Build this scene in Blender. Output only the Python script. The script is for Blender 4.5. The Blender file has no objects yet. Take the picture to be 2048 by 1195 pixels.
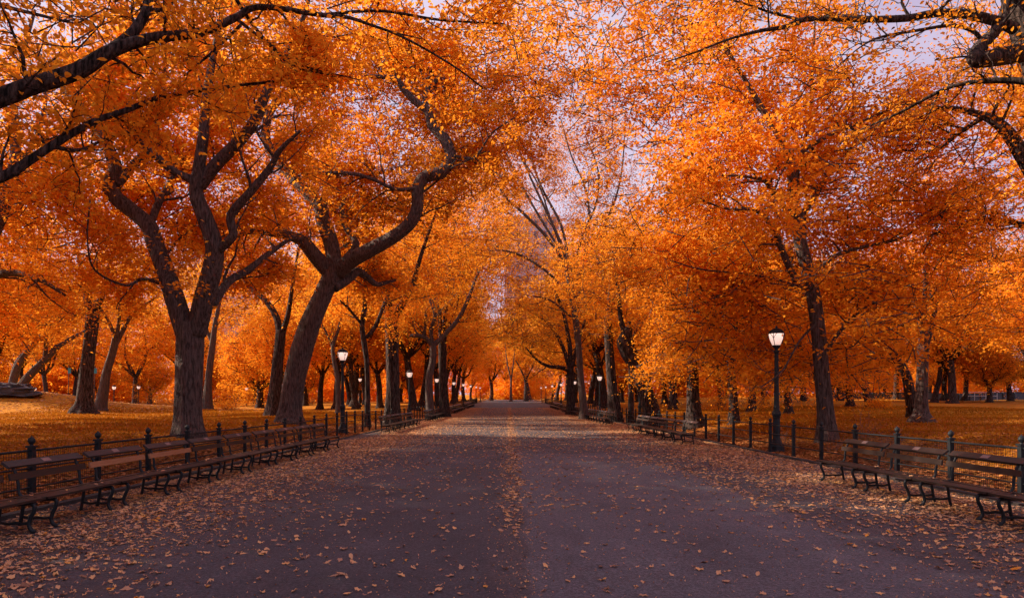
import bpy, math, random
import numpy as np
R = math.radians
rng = np.random.default_rng(7)
sc = bpy.context.scene
col = sc.collection
F, CX, HZ, EYE = 1300.0, 1018.0, 800.0, 1.8        # focal length in photo pixels, vanishing point, eye height

# ------------------------------------------------------------------ helpers
def sstep(a, b, x):
    t = np.clip((np.asarray(x, float) - a) / (b - a), 0, 1)
    return t * t * (3 - 2 * t)

def rise(y):
    return 0.0115 * 10 * np.logaddexp(0, (np.asarray(y, float) - 62) / 10)

def ground(x, y):
    x = np.asarray(x, float); y = np.asarray(y, float)
    z = rise(y)
    near = sstep(-12, 6, y)
    z = z + near * .48 * sstep(-8.3, -13.0, x) + near * .66 * sstep(9.2, 14, x)
    z = z + .75 * sstep(30, 100, y) * sstep(14, 45, x)
    z = z + 2.7 * np.exp(-(((x + 60) / 17) ** 2 + ((y - 70) / 9) ** 2))
    z = z + .35 * np.exp(-(((x + 11.2) / 2.6) ** 2 + ((y - 33) / 4) ** 2))
    w = sstep(9, 16, np.abs(x)) * near
    z = z + w * .10 * (np.sin(x * .23 + 1.3) * np.cos(y * .19) + .6 * np.sin(x * .51 + y * .37))
    return z

def gz(x, y): return float(ground(x, y))

def P(px, py, Y):
    return np.array([(px - CX) / F * Y, Y, EYE - (py - HZ) / F * Y])

def tag(o, label=None, cat=None, group=None, kind=None):
    if label: o['label'] = label
    if cat: o['category'] = cat
    if group: o['group'] = group
    if kind: o['kind'] = kind
    return o

def empty(name, loc, rz=0.0):
    o = bpy.data.objects.new(name, None); col.objects.link(o)
    o.empty_display_size = .3
    o.location = loc; o.rotation_euler = (0, 0, rz)
    return o

class MB:
    """collects verts / faces, then links them as one mesh object"""
    def __init__(s): s.v = []; s.f = []; s.n = 0
    def add(s, v, f):
        v = np.asarray(v, float); s.v.append(v)
        s.f.extend([tuple(int(i) + s.n for i in q) for q in f]); s.n += len(v)
    def box(s, c, d, rot=None):
        c = np.array(c, float); h = np.array(d, float) / 2
        v = np.array([[sx, sy, sz] for sx in (-1, 1) for sy in (-1, 1) for sz in (-1, 1)], float) * h
        if rot is not None: v = v @ np.array(rot).T
        s.add(v + c, [(0, 1, 3, 2), (4, 6, 7, 5), (0, 4, 5, 1), (2, 3, 7, 6), (0, 2, 6, 4), (1, 5, 7, 3)])
    def tube(s, pts, rad, n=8, cap=True, lobes=0.0, rough=0.0, seed=0):
        pts = np.asarray(pts, float); rad = np.broadcast_to(np.asarray(rad, float), (len(pts),))
        t = np.gradient(pts, axis=0); t /= np.linalg.norm(t, axis=1, keepdims=True) + 1e-9
        ref = np.array([.25, .95, .13]); ref /= np.linalg.norm(ref)
        b = np.cross(t, ref); bl = np.linalg.norm(b, axis=1, keepdims=True)
        b = np.where(bl < .05, np.array([[1., 0, 0]]), b / (bl + 1e-9))
        m = np.cross(b, t)
        a = np.arange(n) * 2 * math.pi / n
        rr = rad[:, None] * np.ones((1, n))
        if rough:
            r2 = np.random.default_rng(seed)
            k = np.concatenate([[0], np.cumsum(np.linalg.norm(np.diff(pts, axis=0), axis=1))])[:, None]
            for q in range(5):
                rr = rr * (1 + rough * .5 * np.sin(a[None] * r2.integers(2, 9) + k * r2.uniform(-1.2, 1.2) + r2.uniform(0, 6)))
            rr = rr * (1 + rough * .18 * r2.normal(size=rr.shape)) * (1 + rough * .5 * r2.normal(size=(1, n)))
        v = pts[:, None] + rr[:, :, None] * (np.cos(a)[None, :, None] * b[:, None] + np.sin(a)[None, :, None] * m[:, None])
        v = v.reshape(-1, 3); f = []
        for i in range(len(pts) - 1):
            o = i * n
            for j in range(n):
                k = (j + 1) % n
                f.append((o + j, o + k, o + n + k, o + n + j))
        if cap:
            f.append(tuple(range(n - 1, -1, -1))); o = (len(pts) - 1) * n; f.append(tuple(range(o, o + n)))
        s.add(v, f)
    def lathe(s, prof, n=16, c=(0, 0, 0), flute=0.0, phase=0.0):
        a = np.arange(n) * 2 * math.pi / n + phase
        v = []
        for r, z in prof:
            q = r * (1 - flute * (np.arange(n) % 2))
            v.append(np.stack([c[0] + q * np.cos(a), c[1] + q * np.sin(a), np.full(n, c[2] + z)], 1))
        v = np.concatenate(v); f = []
        for i in range(len(prof) - 1):
            o = i * n
            for j in range(n):
                k = (j + 1) % n
                f.append((o + j, o + k, o + n + k, o + n + j))
        f.append(tuple(range(n - 1, -1, -1))); o = (len(prof) - 1) * n; f.append(tuple(range(o, o + n)))
        s.add(v, f)
    def mesh(s, name, mat, smooth=False):
        me = bpy.data.meshes.new(name)
        me.from_pydata(np.concatenate(s.v).tolist(), [], s.f)
        me.materials.append(mat)
        if smooth: me.polygons.foreach_set('use_smooth', np.ones(len(me.polygons), bool))
        me.update(); return me
    def build(s, name, mat, parent=None, smooth=False, loc=None):
        return link(name, s.mesh(name, mat, smooth), parent, loc)

def link(name, me, parent=None, loc=None):
    o = bpy.data.objects.new(name, me); col.objects.link(o)
    if parent is not None: o.parent = parent
    if loc is not None: o.location = loc
    return o

def copy_tree(o, parent=None):
    c = o.copy(); col.objects.link(c)
    if parent is not None: c.parent = parent
    for ch in list(o.children): copy_tree(ch, c)
    return c

def spline(p, per=4):
    p = np.asarray(p, float)
    q = np.vstack([2 * p[0] - p[1], p, 2 * p[-1] - p[-2]])
    out = []
    for i in range(1, len(q) - 2):
        for k in range(per):
            t = k / per
            out.append(.5 * (2 * q[i] + (q[i + 1] - q[i - 1]) * t + (2 * q[i - 1] - 5 * q[i] + 4 * q[i + 1] - q[i + 2]) * t * t
                             + (3 * q[i] - q[i - 1] - 3 * q[i + 1] + q[i + 2]) * t ** 3))
    out.append(p[-1]); return np.array(out)

# ------------------------------------------------------------------ materials
def mat(name):
    m = bpy.data.materials.new(name); m.use_nodes = True
    nt = m.node_tree; b = nt.nodes['Principled BSDF']
    return m, nt, b

def nd(nt, t, **kw):
    n = nt.nodes.new(t)
    for k, v in kw.items(): setattr(n, k, v)
    return n

def noise(nt, scale, detail=6, vec=None, rough=.6, stretch=None):
    n = nd(nt, 'ShaderNodeTexNoise'); n.inputs['Scale'].default_value = scale
    n.inputs['Detail'].default_value = detail; n.inputs['Roughness'].default_value = rough
    tc = nd(nt, 'ShaderNodeTexCoord')
    if stretch:
        mp = nd(nt, 'ShaderNodeMapping'); mp.inputs['Scale'].default_value = stretch
        nt.links.new(tc.outputs['Object'], mp.inputs['Vector']); nt.links.new(mp.outputs['Vector'], n.inputs['Vector'])
    else: nt.links.new(tc.outputs['Object'], n.inputs['Vector'])
    return n

def ramp(nt, src, stops):
    r = nd(nt, 'ShaderNodeValToRGB'); e = r.color_ramp.elements
    while len(e) < len(stops): e.new(.5)
    for k, (p, c) in enumerate(stops): e[k].position = p; e[k].color = (*c, 1)
    nt.links.new(src, r.inputs['Fac']); return r

def mix(nt, fac, a, b, mode='MIX'):
    m = nd(nt, 'ShaderNodeMix', data_type='RGBA', blend_type=mode)
    for k, x in ((0, fac), (6, a), (7, b)):
        if hasattr(x, 'links'): nt.links.new(x, m.inputs[k])
        elif k == 0: m.inputs[0].default_value = x
        else: m.inputs[k].default_value = (*x, 1)
    return m.outputs[2]

def bump(nt, b, src, strength, dist=.02):
    n = nd(nt, 'ShaderNodeBump'); n.inputs['Strength'].default_value = strength; n.inputs['Distance'].default_value = dist
    nt.links.new(src, n.inputs['Height']); nt.links.new(n.outputs['Normal'], b.inputs['Normal'])

def leaf_mat(name, stops, trans=.5, rnd=.25):
    m, nt, b = mat(name); nt.nodes.remove(b)
    at = nd(nt, 'ShaderNodeAttribute'); at.attribute_name = 'tint'
    oi = nd(nt, 'ShaderNodeObjectInfo')
    ma = nd(nt, 'ShaderNodeMath', operation='MULTIPLY_ADD'); nt.links.new(oi.outputs['Random'], ma.inputs[0]); ma.inputs[1].default_value = rnd
    m2 = nd(nt, 'ShaderNodeMath', operation='SUBTRACT'); nt.links.new(at.outputs['Fac'], m2.inputs[0]); m2.inputs[1].default_value = rnd * .5
    nt.links.new(m2.outputs[0], ma.inputs[2])
    r = ramp(nt, ma.outputs[0], stops)
    d = nd(nt, 'ShaderNodeBsdfDiffuse'); t = nd(nt, 'ShaderNodeBsdfTranslucent')
    mx = nd(nt, 'ShaderNodeMixShader'); mx.inputs[0].default_value = trans
    nt.links.new(r.outputs[0], d.inputs[0]); nt.links.new(r.outputs[0], t.inputs[0])
    nt.links.new(d.outputs[0], mx.inputs[1]); nt.links.new(t.outputs[0], mx.inputs[2])
    nt.links.new(mx.outputs[0], nt.nodes['Material Output'].inputs['Surface'])
    return m

M = {}
M['leaf'] = leaf_mat('autumn_leaf', [(.02, (.10, .035, .008)), (.14, (.54, .20, .016)), (.34, (.89, .345, .026)), (.78, (.95, .37, .03)), (1, (.95, .45, .05))])  # darkest stop of the crown leaves stands in for shaded gaps
M['leaf_amber'] = leaf_mat('amber_leaf', [(.04, (.12, .04, .012)), (.18, (.54, .16, .014)), (.40, (.91, .375, .028)), (.75, (.95, .46, .045)), (1, (.95, .57, .08))])  # brightened amber stands in for the glow towards the path's end
M['leaf_rust'] = leaf_mat('rust_leaf', [(.08, (.06, .02, .008)), (.28, (.34, .08, .01)), (.50, (.82, .30, .02)), (1, (.90, .39, .026))])
M['fallen'] = leaf_mat('fallen_leaf', [(0, (.16, .08, .055)), (.3, (.46, .25, .17)), (.7, (.76, .42, .22)), (.86, (.84, .47, .20)), (.94, (.68, .30, .08)), (1, (.8, .32, .03))], trans=.15, rnd=0)
M['litter'] = leaf_mat('litter_leaf', [(0, (.12, .045, .02)), (.5, (.38, .14, .05)), (.85, (.55, .24, .10)), (1, (.75, .30, .05))], trans=.15, rnd=0)

m, nt, b = mat('bark')
n1 = noise(nt, 5.6, 9, stretch=(3.2, 3.2, .5), rough=.66); n2 = noise(nt, .9, 4)
c = ramp(nt, n1.outputs['Fac'], [(.40, (.008, .006, .006)), (.50, (.090, .063, .061)), (.62, (.17, .125, .12))])
c2 = mix(nt, .22, c.outputs[0], ramp(nt, n2.outputs['Fac'], [(.35, (.05, .036, .036)), (.65, (.13, .09, .08))]).outputs[0])
nt.links.new(c2, b.inputs['Base Color']); b.inputs['Roughness'].default_value = .9
bump(nt, b, n1.outputs['Fac'], 1.0, .14); M['bark'] = m

m, nt, b = mat('shaded_bark')  # bark colour darkened to stand in for shade on sunlit trunks
n1 = noise(nt, 5, 9, stretch=(3.2, 3.2, .45), rough=.62)
c = ramp(nt, n1.outputs['Fac'], [(.4, (.006, .005, .005)), (.5, (.045, .032, .030)), (.62, (.105, .076, .070))])
nt.links.new(c.outputs[0], b.inputs['Base Color']); b.inputs['Roughness'].default_value = .95; b.inputs['Specular IOR Level'].default_value = .2
bump(nt, b, n1.outputs['Fac'], 1.0, .1); M['shaded_bark'] = m

m, nt, b = mat('pale_bark')
n1 = noise(nt, 5, 8, stretch=(3, 3, .4))
c = ramp(nt, n1.outputs['Fac'], [(.35, (.03, .022, .02)), (.6, (.10, .072, .066))])
nt.links.new(c.outputs[0], b.inputs['Base Color']); b.inputs['Roughness'].default_value = .9
bump(nt, b, n1.outputs['Fac'], .7, .05); M['pale_bark'] = m

m, nt, b = mat('iron')
n1 = noise(nt, 30, 4)
c = ramp(nt, n1.outputs['Fac'], [(.3, (.006, .009, .013)), (.7, (.014, .019, .026))])
nt.links.new(c.outputs[0], b.inputs['Base Color']); b.inputs['Roughness'].default_value = .5; b.inputs['Specular IOR Level'].default_value = .3
bump(nt, b, n1.outputs['Fac'], .15, .004); M['iron'] = m

def wood(name, c0, c1, rough=.5):
    m, nt, b = mat(name)
    n1 = noise(nt, 9, 6, stretch=(6, .5, 6))
    oi = nd(nt, 'ShaderNodeObjectInfo')
    c = ramp(nt, n1.outputs['Fac'], [(.3, c0), (.7, c1)])
    nt.links.new(c.outputs[0], b.inputs['Base Color']); b.inputs['Roughness'].default_value = rough
    bump(nt, b, n1.outputs['Fac'], .2, .004); return m
M['wood'] = wood('dark_painted_wood', (.012, .007, .0065), (.028, .015, .0125))
M['wood_grey'] = wood('greyed_wood', (.020, .017, .021), (.042, .035, .040), .45)
M['wood_pale'] = wood('pale_orange_wood', (.24, .10, .045), (.40, .19, .10), .5)  # paler orange back slats of two front left benches
m, nt, b = mat('plaque'); b.inputs['Base Color'].default_value = (.26, .19, .19, 1); b.inputs['Metallic'].default_value = .4; b.inputs['Roughness'].default_value = .45; M['plaque'] = m

def glow(name, colr, s):
    m, nt, b = mat(name)
    n1 = noise(nt, 6, 2)
    g = nd(nt, 'ShaderNodeTexCoord'); sp = nd(nt, 'ShaderNodeSeparateXYZ'); nt.links.new(g.outputs['Object'], sp.inputs[0])
    rp = ramp(nt, sp.outputs['Z'], [(0, (.55, .36, .30)), (.42, colr), (.6, (1, .93, .85))])
    # lamp bulb near the top of the lantern: object Z is measured from the lantern's foot
    b.inputs['Base Color'].default_value = (.8, .74, .7, 1)
    nt.links.new(rp.outputs[0], b.inputs['Emission Color']); b.inputs['Emission Strength'].default_value = s
    b.inputs['Roughness'].default_value = .25
    return m
M['lamp_glass'] = glow('lit_lamp_glass', (.95, .64, .52), .62)
m, nt, b = mat('unlit_lamp_glass'); b.inputs['Base Color'].default_value = (.34, .24, .22, 1); b.inputs['Roughness'].default_value = .2; M['glass_off'] = m

# asphalt path
m, nt, b = mat('asphalt')
tc = nd(nt, 'ShaderNodeTexCoord'); sp = nd(nt, 'ShaderNodeSeparateXYZ'); nt.links.new(tc.outputs['Object'], sp.inputs[0])
def mth(op, a, bb=None, clamp=False):
    n = nd(nt, 'ShaderNodeMath', operation=op); n.use_clamp = clamp
    for k, x in enumerate((a, bb)):
        if x is None: continue
        if hasattr(x, 'links'): nt.links.new(x, n.inputs[k])
        else: n.inputs[k].default_value = x
    return n.outputs[0]
wob = noise(nt, .55, 4); fine = noise(nt, 34, 6, rough=.9); big = noise(nt, .35, 5); grit = noise(nt, 28, 5, rough=.75)
base = ramp(nt, big.outputs['Fac'], [(.35, (.028, .028, .041)), (.65, (.050, .050, .068))]).outputs[0]
newer = ramp(nt, big.outputs['Fac'], [(.3, (.056, .056, .075)), (.7, (.078, .076, .099))]).outputs[0]
# resurfaced patch right of the seam, wobbling edge, ends some way up the path
wx = mth('ADD', sp.outputs['X'], mth('MULTIPLY', mth('SUBTRACT', wob.outputs['Fac'], .5), .55))
inx = mth('MULTIPLY', mth('MULTIPLY', mth('SUBTRACT', wx, .18), 14, True), mth('MULTIPLY', mth('SUBTRACT', 4.6, wx), 6, True), True)
iny = mth('MULTIPLY', mth('SUBTRACT', mth('ADD', 18, mth('MULTIPLY', wob.outputs['Fac'], 9)), sp.outputs['Y']), 1.2, True)
patch = mth('MULTIPLY', inx, iny)
cc = mix(nt, patch, base, newer)
# crushed leaf dust drifting along both edges and the seam
ax = mth('ABSOLUTE', mth('SUBTRACT', sp.outputs['X'], .5))
edge = mth('MULTIPLY', mth('SUBTRACT', ax, 3.4), .28, True)
seam = mth('SUBTRACT', 1, mth('MULTIPLY', mth('ABSOLUTE', mth('SUBTRACT', wx, .08)), 2.6), True)
dust = noise(nt, 3.2, 8, rough=.75)
dm = mth('MULTIPLY', mth('ADD', edge, mth('MULTIPLY', seam, .5)), mth('MULTIPLY', mth('SUBTRACT', dust.outputs['Fac'], .40), 4, True), True)
cc = mix(nt, mth('MULTIPLY', dm, .75), cc, (.125, .076, .056))
spk = ramp(nt, fine.outputs['Fac'], [(.40, (.35, .35, .35)), (.5, (1, 1, 1)), (.58, (2.6, 2.4, 2.3))]).outputs[0]
cc = mix(nt, .75, cc, spk, 'MULTIPLY')
gr = ramp(nt, grit.outputs['Fac'], [(.3, (.7, .7, .7)), (.7, (1.3, 1.3, 1.3))]).outputs[0]
cc = mix(nt, .7, cc, gr, 'MULTIPLY')
blot = noise(nt, .8, 7, rough=.72, stretch=(1.2, .55, 1))
cc = mix(nt, .85, cc, ramp(nt, blot.outputs['Fac'], [(.34, (.62, .62, .64)), (.46, (.95, .95, .96)), (.56, (1.04, 1.04, 1.04)), (.68, (1.36, 1.34, 1.32))]).outputs[0], 'MULTIPLY')
vo = nd(nt, 'ShaderNodeTexVoronoi', feature='DISTANCE_TO_EDGE'); vo.inputs['Scale'].default_value = .21
mp = nd(nt, 'ShaderNodeMapping'); nt.links.new(tc.outputs['Object'], mp.inputs[0])
w2 = noise(nt, 1.4, 5)
nt.links.new(mix(nt, .22, mp.outputs[0], w2.outputs['Color']), vo.inputs['Vector'])
crk = ramp(nt, vo.outputs['Distance'], [(0, (.6, .6, .6)), (.003, (1, 1, 1))]).outputs[0]
cc = mix(nt, .5, cc, crk, 'MULTIPLY')
nt.links.new(cc, b.inputs['Base Color']); b.inputs['Roughness'].default_value = .78
bump(nt, b, fine.outputs['Fac'], .7, .012); M['asphalt'] = m

# lawn and soil
m, nt, b = mat('autumn_lawn')
tc = nd(nt, 'ShaderNodeTexCoord'); sp = nd(nt, 'ShaderNodeSeparateXYZ'); nt.links.new(tc.outputs['Object'], sp.inputs[0])
n1 = noise(nt, .22, 6); n2 = noise(nt, 9, 8, rough=.8); n3 = noise(nt, 60, 4, rough=.8)
grass = ramp(nt, n1.outputs['Fac'], [(.3, (.30, .12, .012)), (.55, (.48, .19, .016)), (.75, (.56, .25, .022))]).outputs[0]
soil = ramp(nt, n2.outputs['Fac'], [(.3, (.055, .030, .020)), (.7, (.17, .085, .045))]).outputs[0]
ax = mth('ABSOLUTE', mth('SUBTRACT', sp.outputs['X'], .4))
sm = mth('ADD', mth('MULTIPLY', mth('SUBTRACT', 11.5, ax), .45, True), mth('MULTIPLY', mth('SUBTRACT', n2.outputs['Fac'], .6), 1.6), True)
far = mth('MULTIPLY', mth('SUBTRACT', ax, 55), .03, True)
cc = mix(nt, mth('ADD', sm, mth('MULTIPLY', far, .6), True), grass, soil)
cc = mix(nt, .6, cc, ramp(nt, n3.outputs['Fac'], [(.3, (.5, .5, .5)), (.7, (1.5, 1.5, 1.5))]).outputs[0], 'MULTIPLY')
nt.links.new(cc, b.inputs['Base Color']); b.inputs['Roughness'].default_value = 1; b.inputs['Specular IOR Level'].default_value = .1
bump(nt, b, n3.outputs['Fac'], .8, .05); M['lawn'] = m

def plain(name, c0, c1, scale, rough=.85, bs=.4, bd=.02):
    m, nt, b = mat(name); n = noise(nt, scale, 7, rough=.7)
    nt.links.new(ramp(nt, n.outputs['Fac'], [(.3, c0), (.7, c1)]).outputs[0], b.inputs['Base Color'])
    b.inputs['Roughness'].default_value = rough; bump(nt, b, n.outputs['Fac'], bs, bd); return m
M['kerb'] = plain('kerb_stone', (.022, .018, .020), (.06, .048, .048), 9)
M['rock'] = plain('dark_schist', (.028, .028, .036), (.12, .11, .125), 1.6, bs=1, bd=.3)
M['tower'] = plain('pale_masonry', (.34, .30, .36), (.44, .39, .46), .3)
M['window'] = plain('window_glass', (.08, .08, .11), (.14, .13, .17), .5, .25, 0)
M['bluewall'] = plain('blue_grey_wall', (.035, .045, .07), (.07, .08, .11), 2)
M['rail_white'] = plain('white_pipe', (.5, .48, .5), (.6, .58, .6), 5, .5)
M['teal'] = plain('teal_panel', (.03, .20, .26), (.05, .27, .33), 2, .6)
M['weed'] = plain('dry_weed', (.16, .075, .05), (.30, .15, .11), 12)

# ------------------------------------------------------------------ leaves
def leaf_mesh(name, c, tint, size, spread, per, material, seed, up=.55, shape=4):
    """c: clump centres (n,3); per: leaves in each; spread: (xy, z) or per-clump array"""
    r = np.random.default_rng(seed)
    n = len(c) * per
    cc = np.repeat(np.asarray(c, float), per, 0)
    sp_ = np.asarray(spread, float)
    # every clump is a flat drooping spray with a direction and a tilt of its own
    m = len(c)
    cn = r.normal(size=(m, 3)) * .46 + np.array([0, 0, 1.0]); cn /= np.linalg.norm(cn, axis=1, keepdims=True)
    cd = r.normal(size=(m, 3)); cd -= cn * (cd * cn).sum(1, keepdims=True); cd /= np.linalg.norm(cd, axis=1, keepdims=True)
    cs_ = np.cross(cn, cd); k_ = r.uniform(.7, 1.35, m)
    cn, cd, cs_, k_ = (np.repeat(q, per, 0) for q in (cn, cd, cs_, k_))
    u = r.normal(size=n) * sp_[0] * 1.25 * k_; vv = r.normal(size=n) * sp_[0] * .62 * k_; ww = r.normal(size=n) * sp_[1] * .55
    p = cc + cd * u[:, None] + cs_ * vv[:, None] + cn * ww[:, None]
    p[:, 2] -= .22 * u ** 2 / max(sp_[0], .05)
    tn = np.clip(np.repeat(tint, per) * .55 + r.random(n) * .45, 0, 1)
    nrm = cn * .95 + r.normal(size=(n, 3)) * .34; nrm /= np.linalg.norm(nrm, axis=1, keepdims=True)
    d = cd * np.sign(u)[:, None] * .6 + r.normal(size=(n, 3)) * .7; d[:, 2] -= .35
    d -= nrm * (d * nrm).sum(1, keepdims=True); d /= np.linalg.norm(d, axis=1, keepdims=True)
    s = np.cross(nrm, d)
    L = size * r.uniform(.65, 1.25, n)[:, None]; W = L * r.uniform(.42, .62, n)[:, None]
    fold = W * r.uniform(.05, .35, n)[:, None]
    if shape == 4:
        v = np.stack([p, p + d * L * .45 + s * W * .5 + nrm * fold, p + d * L, p + d * L * .45 - s * W * .5 + nrm * fold], 1)
        q = np.array([[0, 1, 2, 3]]) ; k = 4
    else:
        v = np.stack([p, p + d * L * .28 + s * W * .46 + nrm * fold, p + d * L * .62 + s * W * .42 + nrm * fold, p + d * L - nrm * fold * .6,
                      p + d * L * .62 - s * W * .42 + nrm * fold, p + d * L * .28 - s * W * .46 + nrm * fold], 1)
        q = np.array([[0, 1, 2, 3], [0, 3, 4, 5]]); k = 6
    faces = (np.arange(n)[:, None, None] * k + q[None]).reshape(-1, 4)
    return raw_mesh(name, v.reshape(-1, 3), faces, material, np.repeat(tn, len(q)))

def raw_mesh(name, v, faces, material, tint=None):
    me = bpy.data.meshes.new(name)
    me.vertices.add(len(v)); me.vertices.foreach_set('co', np.ascontiguousarray(v, np.float32).ravel())
    nf, k = faces.shape
    me.loops.add(nf * k); me.loops.foreach_set('vertex_index', np.ascontiguousarray(faces, np.int32).ravel())
    me.polygons.add(nf); me.polygons.foreach_set('loop_start', np.arange(nf, dtype=np.int32) * k)
    me.materials.append(material)
    if tint is not None:
        a = me.attributes.new('tint', 'FLOAT', 'FACE'); a.data.foreach_set('value', np.ascontiguousarray(tint, np.float32))
    me.update(calc_edges=True); return me

# ------------------------------------------------------------------ tree growth
def branch_path(r, p, d, L, n=6, wob=.22, upc=.10):
    pts = [p]; d = d / (np.linalg.norm(d) + 1e-9); st = L / (n - 1)
    for i in range(n - 1):
        d = d + r.normal(size=3) * wob + np.array([0, 0, upc]); d /= np.linalg.norm(d)
        pts.append(pts[-1] + d * st)
    return np.array(pts)

def sprout(r, mb, pts, rad, lv, nb, L, anchors, t0=.25, upc=.08, flat=.5, back=0.0):
    """grow side branches along a limb; leaf anchors gather on the last two levels"""
    m = len(pts)
    for i in range(nb):
        t = t0 + (1 - t0) * (i + r.random()) / nb
        k = min(int(t * (m - 1)), m - 2); fr = t * (m - 1) - k
        p = pts[k] * (1 - fr) + pts[k + 1] * fr
        tg = pts[k + 1] - pts[k]; tg /= np.linalg.norm(tg) + 1e-9
        d = r.normal(size=3); d[2] *= flat
        if r.random() < back: d[1] = abs(d[1]) + .4
        d -= tg * d.dot(tg); d /= np.linalg.norm(d) + 1e-9
        d = d * .85 + tg * .5 + np.array([0, 0, .12])
        l = L * r.uniform(.6, 1.25) * (1.15 - .5 * t)
        r0 = min(.55 * np.interp(t, np.linspace(0, 1, m), rad), .014 + .017 * l)
        bp = branch_path(r, p, d, l, 7 if lv > 1 else 5, upc=upc)
        br = np.linspace(r0, max(.22 * r0, .006), len(bp))
        mb.tube(bp, br, 5 if lv > 1 else 3, cap=False)
        if lv > 1: sprout(r, mb, bp, br, lv - 1, max(3, int(nb * .7)), L * .52, anchors, .2, upc, flat, back)
        if lv <= 2:
            q = np.linspace(.45, 1, 2 if lv == 2 else 3)
            for t2 in q:
                kk = min(int(t2 * (len(bp) - 1)), len(bp) - 1); anchors.append(bp[kk])

def ell_points(r, c, rad, n, shell=.45):
    d = r.normal(size=(n, 3)); d /= np.linalg.norm(d, axis=1, keepdims=True)
    q = (shell + (1 - shell) * r.random(n)) ** .6
    return np.asarray(c) + d * q[:, None] * np.asarray(rad)

def clump_tint(p, seed):
    r = np.random.default_rng(seed); ph = r.uniform(0, 6, 6)
    t = .55 + .10 * np.sin(p[:, 0] * .55 + ph[0]) * np.cos(p[:, 1] * .45 + ph[1]) + .09 * np.sin(p[:, 2] * .8 + ph[2] + p[:, 0] * .25)
    return np.clip(t + r.normal(size=len(p)) * .2, 0, 1)

def flare(pts, rad, z0, amt=.45, h=.9):
    k = np.clip(1 - (pts[:, 2] - z0) / h, 0, 1.3); return rad * (1 + amt * k ** 2)

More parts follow.
